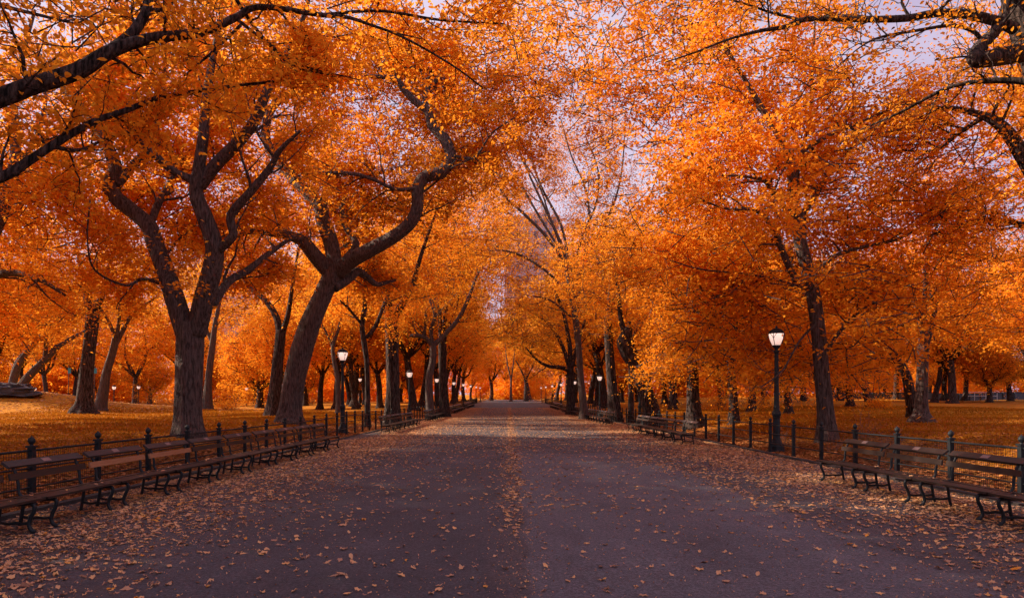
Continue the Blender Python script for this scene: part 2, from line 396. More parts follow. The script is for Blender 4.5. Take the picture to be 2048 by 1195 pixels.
def hero_tree(name, label, Y, trunk, limbs, ells, seed, leaf=.12, per=9, spread=(.30, .13), nb=6, L=2.6, lv=3,
              material='leaf', barkm='bark', group=None, cat='tree', shape=4, keep=1.0, ellper=None, tshift=0.0, upc=.08, fl=.4, back=0.0, ellback=0.0, bareR=0.0, thk=.07, also=()):
    """trunk / limbs: polylines (px, py, width_px[, extra depth]) read off the photo and stood at distance Y"""
    r = np.random.default_rng(seed)
    def conv(pl, y0=0):
        pts, rad = [], []
        for q in pl:
            d = Y + (q[3] if len(q) > 3 else y0)
            pts.append(P(q[0], q[1], d)); rad.append(q[2] / F * d / 2)
        sp_ = spline(pts, 5); rr = np.interp(np.linspace(0, len(rad) - 1, len(sp_)), np.arange(len(rad)), rad)
        return sp_, rr
    tp, tr = conv(trunk)
    b0 = tp[0].copy(); b0[2] = gz(b0[0], b0[1])
    if True:                                              # carry the trunk down into the soil
        up = tp[:, 2] > b0[2] + .1
        tp = np.vstack([[tp[up][0][0], tp[up][0][1], b0[2] - .25], tp[up]]); tr = np.concatenate([[tr[up][0]], tr[up]])
    tr = flare(tp, tr, b0[2], fl, 1.0)
    root = empty(name, b0)
    tag(root, label, cat, group)
    anchors = []; thick = [tp - b0]
    mb = MB(); n = 30 if tr[0] > .35 else 12
    # densify the trunk so the bark ridges have something to live on
    dens = max(2, int(6 * min(1, tr[0] * 2)))
    ts = np.linspace(0, len(tp) - 1, (len(tp) - 1) * dens + 1); ti = np.arange(len(tp))
    td = np.stack([np.interp(ts, ti, tp[:, k]) for k in range(3)], 1); tdr = np.interp(ts, ti, tr)
    mb.tube(td - b0, tdr, n, rough=.05, seed=seed)
    if lv and not limbs: sprout(r, mb, tp - b0, tr, lv, nb, L, anchors, .55, upc)
    mb.build('trunk', M[barkm], root, smooth=True)
    for lb in limbs:
        lp, lr = conv(lb)
        ts = np.linspace(0, len(lp) - 1, (len(lp) - 1) * 2 + 1); ti = np.arange(len(lp))
        ld = np.stack([np.interp(ts, ti, lp[:, k]) for k in range(3)], 1) - b0; ldr = np.interp(ts, ti, lr)
        lm = MB(); lm.tube(ld, ldr, 12 if lr[0] > .1 else 7, rough=.04, seed=seed + len(anchors))
        if lv: sprout(r, lm, lp - b0, lr, lv, nb, L, anchors, .18, upc, .5, back)
        thick.append((lp - b0)[lr > thk])
        lm.build('limb', M[barkm], root, smooth=True)
    an = np.array(anchors) if anchors else np.zeros((0, 3))
    tk = np.concatenate(thick)
    tw = tk + b0; tpx = np.stack([tw[:, 0] / np.maximum(tw[:, 1], 1), tw[:, 2] / np.maximum(tw[:, 1], 1)], 1)
    for pl, yy in also:
        q = spline([P(x_, y_, yy) for x_, y_ in pl], 4); tw = np.vstack([tw, q]); tpx = np.vstack([tpx, np.stack([q[:, 0] / q[:, 1], q[:, 2] / q[:, 1]], 1)])
    def clear(a, dist):                                    # no leaves hugging the thick wood, none in the lamp's space
        if not len(a): return a
        aw = a + b0; apx = np.stack([aw[:, 0] / np.maximum(aw[:, 1], 1), (aw[:, 2]) / np.maximum(aw[:, 1], 1)], 1)
        bare = (np.linalg.norm(apx[:, None] - tpx[None], axis=2) * Y < bareR) & (aw[:, 1][:, None] < tw[:, 1][None] + .2)
        a = a[~bare.any(1)]
        dm = np.min(np.linalg.norm(a[:, None] - tk[None], axis=2), axis=1)
        w = a + b0
        lampbox = (w[:, 0] > 6.6) & (w[:, 0] < 11.2) & (w[:, 1] > 14) & (w[:, 1] < 23.6) & (w[:, 2] < 5.4)
        return a[(dm > dist) & ~lampbox]
    an = clear(an, .45)
    if len(an):
        an = an[an[:, 2] > 2.0]
        if keep < 1: an = an[r.random(len(an)) < keep]
    ms = []
    if len(an): ms.append((an, per, spread))
    ex = [ell_points(r, np.array(e[0]) + np.array([0, ellback, 0]) - b0, e[1], e[2]) for e in ells]
    if ex:
        ex = clear(np.concatenate(ex), 1.0); ms.append((ex, ellper or int(per * 3.6), (spread[0] * 1.3, spread[1] * .9)))
    crown(root, ms, leaf, material, seed, shape, tshift, twig=leaf * .14 if ells else 0)
    return root

def twig_mesh(c, L, rad, seed):
    r = np.random.default_rng(seed); m = len(c)
    d = r.normal(size=(m, 3)); d[:, 2] = np.abs(d[:, 2]) * .5; d /= np.linalg.norm(d, axis=1, keepdims=True)
    k = np.cross(d, r.normal(size=(m, 3))); k /= np.linalg.norm(k, axis=1, keepdims=True); q = np.cross(d, k)
    L = L * r.uniform(.6, 1.5, m)[:, None]
    P0 = c - d * L * .6; P1 = c + k * L * .12; P2 = c + d * L * .6 - np.array([0, 0, .1])
    v = []
    for p, s_ in ((P0, 1.0), (P1, .75), (P2, .35)):
        for a in (0, 2.094, 4.189): v.append(p + rad * s_ * (math.cos(a) * k + math.sin(a) * q))
    v = np.stack(v, 1)
    f = np.array([[o + i, o + (i + 1) % 3, o + 3 + (i + 1) % 3, o + 3 + i] for o in (0, 3) for i in range(3)])
    return v.reshape(-1, 3), (np.arange(m)[:, None, None] * 9 + f[None]).reshape(-1, 4)

def crown(root, ms, leaf, material, seed, shape=4, tshift=0.0, name='crown', twig=0.0, barkm='bark'):
    vs, fs, ts, o = [], [], [], 0
    for i, (c, per, spread) in enumerate(ms):
        me = leaf_mesh('tmp', c, np.clip(clump_tint(c, seed) + tshift, 0, 1), leaf, spread, per, M[material], seed * 3 + i, shape=shape)
        nv = len(me.vertices); v = np.empty(nv * 3, np.float32); me.vertices.foreach_get('co', v)
        nf = len(me.polygons); f = np.empty(nf * 4, np.int32); me.loops.foreach_get('vertex_index', f)
        t = np.empty(nf, np.float32); me.attributes['tint'].data.foreach_get('value', t)
        vs.append(v.reshape(-1, 3)); fs.append(f.reshape(-1, 4) + o); ts.append(t); o += nv
        bpy.data.meshes.remove(me)
    nl = sum(len(f) for f in fs)
    if twig and ms:
        v, f = twig_mesh(ms[-1][0], min(twig * 55, 1.5), twig, seed)
        vs.append(v); fs.append(f + o); ts.append(np.zeros(len(f), np.float32))
    me = raw_mesh(name, np.concatenate(vs), np.concatenate(fs), M[material], np.concatenate(ts))
    if twig and ms:
        me.materials.append(M[barkm]); mi = np.zeros(len(me.polygons), np.int32); mi[nl:] = 1; me.polygons.foreach_set('material_index', mi)
    return link(name, me, root)


# ------------------------------------------------------------------ ground, path, kerbs
XL, XR = -7.55, 8.55
def axis(*segs):
    return np.concatenate([np.arange(a, b, s) for a, b, s in segs])
gx = axis((-420, -90, 15), (-90, -40, 3), (-40, -14, 1), (-14, -7, .35), (-7, 8, 1.5), (8, 15, .35), (15, 45, 1), (45, 95, 3), (95, 421, 15))
gy = axis((-40, 0, 4), (0, 50, .8), (50, 120, 1.5), (120, 260, 6), (260, 700, 40))
def sheet(name, xs, ys, material, dz=0.0):
    X, Y = np.meshgrid(xs, ys); Z = ground(X, Y) + dz
    v = np.stack([X, Y, Z], -1).reshape(-1, 3); nx, ny = len(xs), len(ys)
    i = (np.arange(ny - 1)[:, None] * nx + np.arange(nx - 1)[None]).ravel()
    f = np.stack([i, i + 1, i + 1 + nx, i + nx], 1)
    me = raw_mesh(name, v, f, material); me.polygons.foreach_set('use_smooth', np.ones(len(me.polygons), bool))
    return link(name, me)
tag(sheet('lawn', gx, gy, M['lawn']), kind='structure')
tag(sheet('path', np.linspace(XL, XR, 18), gy[gy < 245], M['asphalt'], .008), kind='structure')
for x0 in (XL - .08, XR + .08):
    mb = MB(); ys = gy[gy < 245]
    for a, b_ in zip(ys[:-1], ys[1:]):
        z = gz(0, (a + b_) / 2); sl = (gz(0, b_) - gz(0, a))
        v = [[x0 + sx * .08, yy, zz + dz] for sx in (-1, 1) for yy, zz in ((a, gz(0, a)), (b_, gz(0, b_))) for dz in (-.1, .075)]
        mb.add(v, [(0, 1, 3, 2), (4, 6, 7, 5), (1, 5, 7, 3)])
    tag(mb.build('kerb', M['kerb']), kind='structure')

# ------------------------------------------------------------------ benches
def make_bench(name='slatted_bench'):
    root = empty(name, (0, 0, 0)); L = 1.70
    mb = MB()
    for x, z in ((-.20, .425), (-.09, .418), (.02, .420), (.13, .432), (.235, .440)):
        mb.box((x, 0, z), (.098, L, .032))
    mb.build('seat', M['wood'], root)
    def tilt(a): return [[math.cos(a), 0, math.sin(a)], [0, 1, 0], [-math.sin(a), 0, math.cos(a)]]
    mb = MB(); mb.box((-.355, 0, .885), (.125, L - .10, .034), tilt(R(38))); ts = mb.build('top_slat', M['wood_grey'], root)
    n = np.array([math.sin(R(38)), 0, math.cos(R(38))])
    mb = MB(); mb.box(np.array([-.355, 0, .885]) + n * .0195, (.075, .17, .005), tilt(R(38))); mb.build('plaque', M['plaque'], ts)
    mb = MB(); mb.box((-.283, 0, .715), (.03, L - .08, .095), tilt(R(-12))); mb.build('back_slat', M['wood'], root)
    for s in (-1, 1):
        y = s * (L / 2 - .19); f = MB()
        def bar(pts, r):
            p = spline([(a, y, z) for a, z in pts], 5); f.tube(p, r, 8)
        bar([(.20, .405), (.262, .375), (.262, .30), (.215, .20), (.195, .11), (.225, .045), (.275, .012)], .026)
        bar([(-.19, .405), (-.205, .28), (-.225, .14), (-.25, .012)], .024)
        bar([(.205, .14), (.10, .125), (0, .135), (-.1, .125), (-.225, .15)], .020)
        bar([(.24, .397), (.05, .385), (-.2, .39)], .022)
        bar([(-.10, .395), (-.20, .415), (-.262, .49), (-.272, .60), (-.30, .73), (-.35, .855)], .022)
        f.build('end_frame', M['iron'], root, smooth=True)
    return root

ORD = ['first', 'second', 'third', 'fourth', 'fifth', 'sixth', 'seventh', 'eighth', 'ninth', 'tenth', 'eleventh', 'twelfth']
bench0 = make_bench(); used = False
def place_bench(x, y, rz, label, group):
    global used
    o = bench0 if not used else copy_tree(bench0)
    used = True
    jr = random.Random(int(y * 97 + x)); o.location = (x + jr.uniform(-.02, .02), y, gz(0, y) + .008); o.rotation_euler = (math.atan2(gz(0, y + 1) - gz(0, y - 1), 2) * (1 if rz == 0 else -1), 0, rz + R(jr.uniform(-.7, .7)))
    tag(o, label, 'bench', group); return o
MOD = 1.745
rowsL = [(7.25, 10, 'long front left row'), (35.0, 7, 'left row after the first left lamp'),
         (53.5, 10, 'left row before the third left lamp'), (76.5, 11, 'left row after the third left lamp'),
         (101, 11, 'left row after the fourth left lamp')]
rowsR = [(7.7, 4, 'short front right row'), (26.0, 7, 'right row before the unlit lamp'),
         (46.6, 10, 'right row after the unlit lamp'), (67.5, 11, 'right row after the third right lamp'),
         (92.5, 11, 'right row after the fourth right lamp')]
for side, rows in (('left', rowsL), ('right', rowsR)):
    for y0, n, desc in rows:
        for k in range(n):
            y = y0 + MOD * (k + .5)
            bx = -6.67 if side == 'left' else 7.22
            where = ORD[k] + ' from near end of ' + desc
            if side == 'left' and y0 < 8:
                lab = {0: 'dark bench cut off by the left edge of the photo, nearest of all',
                       1: 'dark bench with reddish brown back slat, second in the front left row',
                       2: 'bench with pale wood back slat, third in the front left row',
                       3: 'bench with orange back slat beside the forked elm, fourth in left row'}.get(k, 'dark bench, ' + where)
            elif side == 'right' and y0 < 8:
                lab = {3: 'dark bench at the far end of the short front right row, near the fence post',
                       2: 'middle dark bench with pale plaque in the short front right row',
                       1: 'dark bench running out of the right edge of the photo',
                       0: 'dark bench just beyond the right edge, nearest in the right row'}[k]
            else: lab = 'dark bench, ' + where
            o = place_bench(bx, y, 0 if side == 'left' else math.pi, lab, 'benches along the path')
            if side == 'left' and y0 < 8 and k in (2, 3):
                for ch in o.children:
                    if ch.name.startswith('back_slat'):
                        ch.data = ch.data.copy(); ch.data.materials[0] = M['wood_pale']; ch['label'] = 'pale orange back slat'
            if side == 'right' and y0 < 8:
                for ch in o.children:
                    if ch.name.startswith('top_slat'):
                        ch.data = ch.data.copy(); ch.data.materials[0] = M['wood']

# ------------------------------------------------------------------ fences
def make_fence(x, y0, y1, step, mesh_to, label):
    root = empty('iron_fence', (x, y0, gz(x, y0))); zr = gz(x, y0)
    pm = MB()
    pm.box((0, 0, .50), (.085, .085, 1.02)); pm.box((0, 0, 1.022), (.125, .125, .035)); pm.box((0, 0, .03), (.12, .12, .07))
    pm.lathe([(.03, 1.035), (.026, 1.06), (.045, 1.08), (.058, 1.115), (.052, 1.15), (.03, 1.175), (.012, 1.19), (.004, 1.205)], 12)
    pme = pm.mesh('post', M['iron'])
    ys = np.arange(y0, y1, step)
    for y in ys[:96]:
        link('post', pme, root, (0, y - y0, gz(x, y) - zr))
    yy = np.arange(y0, y1, step / 2)
    for h in (.955, .66, .335):
        mb = MB(); mb.tube([(0.0, y - y0, gz(x, y) - zr + h) for y in yy], .0215 if h > .9 else .017, 8); mb.build('rail', M['iron'], root, smooth=True)
    mb = MB(); s = .055
    back = .028 if x < 0 else .028
    sx = -back if x < 0 else back
    for y in np.arange(y0, mesh_to, s):
        mb.box((sx, y - y0, .49), (.0042, .0042, .92))
    for h in np.arange(.06, .94, s):
        for a in np.arange(y0, mesh_to, step):
            mb.box((sx + .005, a + step / 2 - y0, h), (.0042, step, .0042))
    mb.build('wire_mesh', M['iron'], root)
    return tag(root, label, 'fence')
make_fence(-8.05, 7.42, 165, 1.77, 21.0, 'long black iron rail fence with ball-topped posts along the left lawn')
make_fence(9.0, 7.75, 165, 1.83, 17.0, 'long black iron rail fence with ball-topped posts along the right lawn')

# ------------------------------------------------------------------ lamps
def make_lamp(lit=True, name='street_lamp'):
    root = empty(name, (0, 0, 0))
    mb = MB(); mb.lathe([(.30, -.05), (.30, .05), (.27, .09), (.255, .20), (.21, .26), (.175, .34), (.15, .40), (.135, .46)], 8, phase=R(22.5))
    mb.lathe([(.14, .45), (.125, .52), (.12, 1.16), (.135, 1.22), (.115, 1.25)], 16, flute=.06)
    mb.lathe([(.12, 1.24), (.145, 1.28), (.15, 1.34), (.14, 1.40), (.105, 1.45), (.095, 1.50)], 16)
    mb.build('base', M['iron'], root)
    mb = MB(); mb.lathe([(.092, 1.48), (.098, 1.56), (.086, 1.62), (.078, 2.4), (.066, 3.36), (.064, 3.44)], 24, flute=.10)
    mb.lathe([(.066, 3.43), (.10, 3.47), (.10, 3.51), (.07, 3.54), (.075, 3.60), (.125, 3.66), (.145, 3.69), (.14, 3.71)], 16)
    mb.build('pole', M['iron'], root)
    mb = MB(); gp = [(.135, 0), (.17, .08), (.215, .19), (.243, .30), (.252, .37), (.245, .42), (.21, .445)]
    mb.lathe(gp, 24); mb.build('lantern_glass', M['lamp_glass'] if lit else M['glass_off'], root, smooth=True, loc=(0, 0, 3.71))
    mb = MB()
    for k in range(4):
        a = R(45 + 90 * k); ca, sa = math.cos(a), math.sin(a)
        pts = [((r + .008) * ca, (r + .008) * sa, 3.71 + z) for r, z in gp[:-1]]
        mb.tube(spline(pts, 3), .011, 6)
        for s in (-1, 1):                                    # curling brackets at the head of each rib
            q = []
            for t in np.linspace(0, 1, 7):
                an = a + s * t * R(42); z = .22 + .19 * math.sin(t * math.pi * .62); rr = np.interp(z, [g[1] for g in gp], [g[0] for g in gp]) + .008
                q.append((rr * math.cos(an), rr * math.sin(an), 3.71 + z))
            mb.tube(q, .008, 5)
    mb.lathe([(.252, 4.105), (.268, 4.115), (.268, 4.14), (.25, 4.15)], 24)
    mb.build('lantern_frame', M['iron'], root)
    mb = MB(); mb.lathe([(.245, 4.145), (.235, 4.18), (.195, 4.235), (.13, 4.275), (.06, 4.295), (.03, 4.31), (.045, 4.33), (.035, 4.355), (.008, 4.385)], 20)
    mb.build('cap', M['iron'], root, smooth=True)
    return root
lampL = [33.2, 55.5, 76.5, 100, 121, 144, 168, 192]
lampR = [22.6, 46.2, 66.6, 92, 116, 140, 164, 188]
lamp0 = None
for side, ys in (('left', lampL), ('right', lampR)):
    for k, y in enumerate(ys):
        x = -8.5 if side == 'left' else 9.3
        if side == 'right' and k == 1:
            o = make_lamp(False); lab = 'unlit black lamp post half behind orange sprays, second on the right'
        else:
            if lamp0 is None: lamp0 = o = make_lamp(True)
            else: o = copy_tree(lamp0)
            lab = {('left', 0): 'lit black lamp post beside the leaning elm, nearest on the left',
                   ('right', 0): 'tallest looking lit lamp post on the right, ornate black base behind the fence'}.get((side, k))
            if lab is None: lab = 'lit lamp post beside the path, %s from the camera on the %s side' % (ORD[k], side)
        o.location = (x, y, gz(x, y))
        tag(o, lab, 'street lamp', 'lamps along the path')
for px, Y, lab in ((228, 92, 'tiny lit lamp beyond the left lawn, right of the rock mound'), (277, 100, 'tiny lit lamp before dark shrubs beyond the left lawn'),
                   (493, 105, 'tiny lit lamp far behind, between the two big left elms'), (720, 95, 'tiny lit lamp beyond the left lawn behind the nearest left lamp'),
                   (1178, 150, 'small lit lamp far off right of the path behind the trees'), (70, 120, 'tiny lit lamp just above the dark rock')):
    o = copy_tree(lamp0); x = (px - CX) / F * Y; o.location = (x, Y, gz(x, Y) - (1.2 if px < 600 else 0)); tag(o, lab, 'street lamp', 'lamps far across the lawns')

# ------------------------------------------------------------------ rock, towers, far wall, railing, signs
def rock(name, c, rad, seed, label):
    r = np.random.default_rng(seed); mb = MB(); nu, nv = 34, 16; v = []
    ph = r.uniform(0, 6, 12)
    for j in range(nv):
        th = j / (nv - 1) * math.pi / 2
        for i in range(nu):
            a = i / nu * 2 * math.pi
            k = 1 + .16 * math.sin(3 * a + ph[0]) + .10 * math.sin(5 * a + ph[1] + th * 3) + .05 * r.normal()
            z = math.sin(th) ** .7; z = (math.floor(z * 4) * .6 + z * 4 * .4) / 4
            v.append((rad[0] * math.cos(th) ** .6 * math.cos(a) * k, rad[1] * math.cos(th) ** .6 * math.sin(a) * k, rad[2] * (z + .05 * r.normal())))
    f = [(j * nu + i, j * nu + (i + 1) % nu, (j + 1) * nu + (i + 1) % nu, (j + 1) * nu + i) for j in range(nv - 1) for i in range(nu)]
    mb.add(v, f); o = mb.build(name, M['rock']); o.location = (c[0], c[1], gz(c[0], c[1]) - .4)
    return tag(o, label, 'rock')
rock('rock_outcrop', (-54.5, 66), (5.6, 3.2, 1.5), 3, 'dark layered rock outcrop on the leafy mound at the left edge')
rock('rock_outcrop', (-56, 61), (4.6, 2.2, 1.1), 5, 'lower dark rock ledge at the foot of the left mound')

def tower(px, Y, w, h, d, nx, nz, label):
    x = (px - CX) / F * Y; z0 = gz(x, Y)
    root = empty('apartment_tower', (x, Y, z0)); tag(root, label, 'building')
    mb = MB(); mb.box((0, 0, h / 2 - 1), (w, d, h + 2)); mb.box((0, 0, h + .4), (w + 1, d + 1, .8)); mb.box((w * .1, 0, h + 2.5), (w * .5, d * .5, 4)); mb.build('wall', M['tower'], root)
    wm = MB(); wm.box((0, 0, 0), (w / nx * .45, .3, h / nz * .55)); me = wm.mesh('window', M['window'])
    for i in range(nx):
        for k in range(nz):
            link('window', me, root, (-w / 2 + (i + .5) * w / nx, -d / 2 - .03, (k + .5) * h / nz))
tower(452, 330, 24, 84, 18, 6, 15, 'pale lilac apartment tower behind the trees at left')
tower(1062, 420, 34, 112, 22, 6, 16, 'dim purple tower rising behind the trees over the path')

mb = MB()
for k in range(40):
    x = 52 + k * 1.6; y = 104 - k * .18; mb.box((x, y, gz(x, y) + .3), (1.59, .35, 1.5)); mb.box((x, y, gz(x, y) + 1.09), (1.59, .5, .1))
tag(mb.build('low_wall', M['bluewall']), 'low blue-grey wall along the far edge of the right lawn', 'wall')
root = empty('pipe_railing', (71, 98, gz(71, 98))); tag(root, 'white pipe railing in front of the wall across the right lawn', 'railing')
for x in (0, 1.7, 3.4, 5.1):
    mb = MB(); mb.tube([(x - 2.5, 0, -.2), (x - 2.5, 0, 1.35)], .04, 8); mb.build('post', M['rail_white'], root)
for z in (.75, 1.32):
    mb = MB(); mb.tube([(-2.5, 0, z), (2.6, 0, z)], .035, 8); mb.build('rail', M['rail_white'], root)
for px, py, Y, lab in ((136, 741, 88, 'teal sign panel on a thin pole left of the dark lawn elm'), (188, 741, 90, 'small teal sign panel seen just right of the dark lawn elm')):
    p = P(px, py, Y); z0 = gz(p[0], Y)
    root = empty('street_sign', (p[0], Y, z0)); tag(root, lab, 'sign')
    mb = MB(); mb.tube([(0, 0, -.2), (.15, 0, p[2] - z0 + .7)], .05, 8); mb.build('pole', M['iron'], root)
    mb = MB(); mb.box((.25, -.08, p[2] - z0), (.4, .05, .75)); mb.build('panel', M['teal'], root)
# ------------------------------------------------------------------ trees read off the photo
E = lambda px, py, Y, rx, ry, rz, n: (P(px, py, Y), (rx, ry, rz), int(n * DENS))
DENS = 1.1
G1 = 'old elms beside the path'
hero_tree('elm_tree', 'massive elm with trunk forking into two dark limbs, nearest on the left lawn', 24,
  [(377, 877, 54), (376, 820, 52), (378, 760, 48), (380, 700, 48), (381, 665, 50), (383, 645, 47)],
  [[(372, 668, 40), (352, 605, 38), (333, 545, 35, .2), (312, 492, 33, .4), (296, 450, 32, .5), (262, 420, 31, .6), (232, 395, 31, .7), (222, 372, 30, .8), (231, 338, 26, .9), (217, 297, 23, 1.1), (193, 258, 22, 1.3), (165, 215, 17, 1.6), (120, 170, 12, 2.0), (80, 110, 8, 2.5)],
   [(392, 668, 38), (408, 600, 38, -.2), (425, 535, 37, -.4), (428, 490, 34, -.6), (410, 435, 32, -.8), (393, 388, 28, -1.0), (398, 335, 24, -1.2), (407, 270, 21, -1.4), (412, 200, 17, -1.5), (425, 120, 13, -1.5), (440, 40, 9, -1.4), (450, -50, 5, -1.2)],
   [(385, 360, 17, -1.1), (340, 337, 15, -1.4), (292, 290, 13, -1.8), (250, 242, 10, -2.2), (215, 200, 6, -2.6), (190, 150, 3, -3)],
   [(400, 372, 23, -1.0), (432, 330, 23, -1.2), (482, 278, 22, -1.5), (515, 232, 20, -1.8), (530, 190, 17, -2.0), (562, 130, 14, -2.3), (598, 60, 10, -2.6), (625, -30, 6, -3)],
   [(440, 497, 19, -.6), (466, 470, 17, -.9), (462, 430, 17, -1.1), (502, 382, 16, -1.5), (540, 335, 13, -1.8), (560, 300, 10, -2.2), (600, 262, 5, -2.6)],
   [(300, 452, 14, .5), (315, 410, 14, 1.0), (340, 365, 12, 1.6), (352, 330, 9, 2.2), (390, 290, 5, 3)],
   [(234, 372, 16, .8), (262, 335, 16, 1.3), (292, 300, 15, 1.8), (311, 255, 14, 2.3), (322, 195, 12, 2.7), (332, 100, 10, 3), (325, 20, 6, 3.2)],
   [(425, 610, 17), (455, 565, 16, .8), (495, 540, 13, 1.5), (540, 505, 10, 2.3), (590, 470, 6, 3.2)],
   [(322, 566, 9, .2), (285, 558, 7, -.6), (250, 570, 5, -1.4), (190, 540, 4, -2.2), (175, 480, 3, -3), (180, 400, 3, -3.5)]],
  [E(330, 260, 24, 5.6, 4.6, 4.4, 300), E(130, 400, 23, 3.6, 3.6, 2.6, 150), E(200, 60, 24, 4.5, 4, 3, 130), E(60, 230, 24, 4, 3.6, 3, 90), E(380, 20, 24, 4.5, 4, 3, 110)], 11,
  leaf=.18, per=14, nb=8, L=2.7, group=G1, fl=.35, back=.75, ellback=2.4, bareR=.55, thk=.10, also=[([(672, 535), (645, 440), (605, 375), (568, 335), (540, 300), (531, 262), (545, 215), (580, 190), (640, 175)], 33), ([(655, 540), (610, 488), (555, 466), (480, 465)], 33)])
hero_tree('elm_tree', 'leaning dark elm with a huge S-shaped bough, beside the nearest left lamp', 33,
  [(578, 842, 48), (582, 800, 43), (590, 750, 41), (602, 705, 43), (622, 645, 41), (645, 592, 36), (662, 555, 35), (672, 528, 33)],
  [[(655, 540, 32), (628, 510, 28, -.4), (610, 488, 25, -.7), (592, 475, 20, -1.0), (555, 466, 17, -1.5), (505, 462, 13, -2.0), (460, 475, 9, -2.5), (400, 480, 5, -3)],
   [(672, 535, 30, 0), (660, 480, 29, .3), (645, 440, 28, .5), (638, 408, 26, .7), (605, 375, 23, .9), (568, 335, 20, 1.2), (540, 300, 18, 1.4), (531, 262, 17, 1.6), (545, 215, 15, 1.8), (580, 190, 13, 2), (640, 175, 10, 2.2), (700, 150, 6, 2.5)],
   [(678, 540, 34, 0), (705, 518, 33, -.5), (735, 502, 30, -1), (793, 470, 27, -1.6), (825, 440, 26, -2), (835, 410, 25, -2.2), (836, 375, 25, -2.3), (850, 354, 26, -2.3), (884, 343, 25, -2.3), (901, 313, 24, -2.2), (890, 280, 22, -2.1), (865, 252, 19, -2), (855, 222, 17, -2), (832, 205, 14, -2.1), (808, 180, 13, -2.2), (790, 158, 12, -2.4), (740, 152, 7, -2.8)],
   [(668, 575, 22, 0), (695, 558, 20, .6), (714, 543, 18, 1), (735, 555, 14, 1.5), (755, 568, 10, 2), (790, 560, 6, 3)],
   [(690, 520, 16, .2), (712, 490, 15, .6), (695, 460, 12, 1), (684, 430, 10, 1.4), (690, 390, 6, 2)],
   [(905, 312, 7, -2.2), (930, 316, 6, -2.5), (948, 316, 6, -2.8), (962, 300, 5, -3), (985, 265, 4, -3.4), (1030, 235, 3, -4)],
   [(838, 376, 9, -2.3), (790, 378, 7, -3), (740, 356, 7, -3.6), (690, 346, 8, -4), (610, 348, 6, -4.6)],
   [(865, 250, 10, -2), (850, 190, 9, -1), (880, 145, 9, 0), (800, 135, 7, .4)]],
  [E(720, 230, 33, 6, 5, 5.5, 330), E(880, 180, 31, 4.5, 4, 4.5, 170), E(560, 380, 34, 4.2, 4, 3.5, 130), E(540, 190, 34.5, 4.6, 3.4, 4.2, 210), E(745, 345, 29.5, 1.9, 1.6, 1.4, 42), E(960, 130, 31, 4.2, 4.5, 4, 150), E(1060, 70, 31, 3, 4, 2.6, 60), E(640, 20, 32, 5, 4, 3, 140)], 12,
  leaf=.19, per=13, nb=8, L=3.0, group=G1, fl=.35, back=.75, ellback=2.4, bareR=.55, thk=.10)
hero_tree('elm_tree', 'young leafy tree with slim trunk and low orange sprays, right of the nearest right lamp', 23.5,
  [(1655, 868, 34), (1650, 810, 29), (1643, 740, 28), (1637, 670, 27), (1628, 600, 26), (1615, 540, 25), (1602, 490, 24), (1597, 460, 23)],
  [[(1597, 465, 20), (1586, 400, 18, -.2), (1582, 340, 16, -.4), (1565, 285, 14, -.6), (1525, 218, 12, -.9), (1490, 160, 9, -1.2), (1462, 112, 7, -1.5), (1423, 25, 4, -2)],
   [(1582, 340, 11, -.4), (1600, 308, 11, -.2), (1632, 285, 9, 0), (1675, 262, 8, .2), (1712, 248, 6, .3), (1790, 215, 4, .6), (1850, 190, 3, 1)],
   [(1604, 475, 17), (1609, 425, 15, .3), (1630, 392, 12, .6), (1655, 352, 9, 1), (1694, 306, 6, 1.4), (1740, 240, 3, 2)],
   [(1590, 440, 11, -.2), (1560, 402, 10, -.6), (1534, 366, 9, -1), (1506, 355, 6, -1.4), (1440, 350, 4, -2)],
   [(1592, 560, 14, 0), (1570, 515, 13, -.6), (1545, 455, 12, -1.2), (1510, 420, 8, -1.8), (1458, 418, 5, -2.5), (1400, 400, 3, -3)],
   [(1618, 560, 11, 0), (1665, 515, 9, .5), (1720, 495, 8, 1), (1790, 480, 6, 1.6), (1850, 450, 4, 2.2)],
   [(1622, 580, 6, 0), (1550, 558, 5, -.3), (1480, 546, 4, -.6), (1400, 538, 3, -.9), (1340, 520, 2, -1.2)],
   [(1640, 640, 5, 0), (1600, 680, 4, -.6), (1565, 740, 3, -1), (1520, 775, 2, -1.4)],
   [(1640, 720, 8, 0), (1690, 650, 7, .6), (1740, 610, 5, 1.2), (1800, 590, 3, 2)],
   [(1594, 455, 9, .2), (1596, 340, 8, .5), (1620, 230, 7, .8), (1625, 130, 5, 1), (1630, 40, 3, 1.2)]],
  [E(1590, 330, 24, 5.6, 4.6, 4.6, 260), E(1740, 420, 25, 4.4, 4, 3.6, 190), E(1430, 470, 23.5, 3.8, 3.4, 2.9, 130), E(1640, 640, 23, 4.4, 3.6, 2.1, 170), E(1480, 650, 24, 2.4, 2.4, 1.3, 80), E(1640, 570, 22.6, 3.4, 1.6, 1.3, 80), E(1700, 690, 23, 3, 2, 1.0, 60), E(1310, 280, 27, 3.6, 4.2, 4.2, 90), E(1240, 60, 26, 4.5, 4, 3, 90), E(1480, 90, 25, 4.5, 4, 3.2, 130), E(1830, 330, 25, 4, 4, 3, 120), E(1140, 40, 28, 3.4, 4, 2.4, 60), E(1330, 130, 26, 3.6, 3.6, 2.6, 70)], 13,
  leaf=.175, per=13, spread=(.36, .08), nb=7, L=2.4, fl=.3, group=G1, back=.4, ellback=.8, bareR=.06, thk=.05)
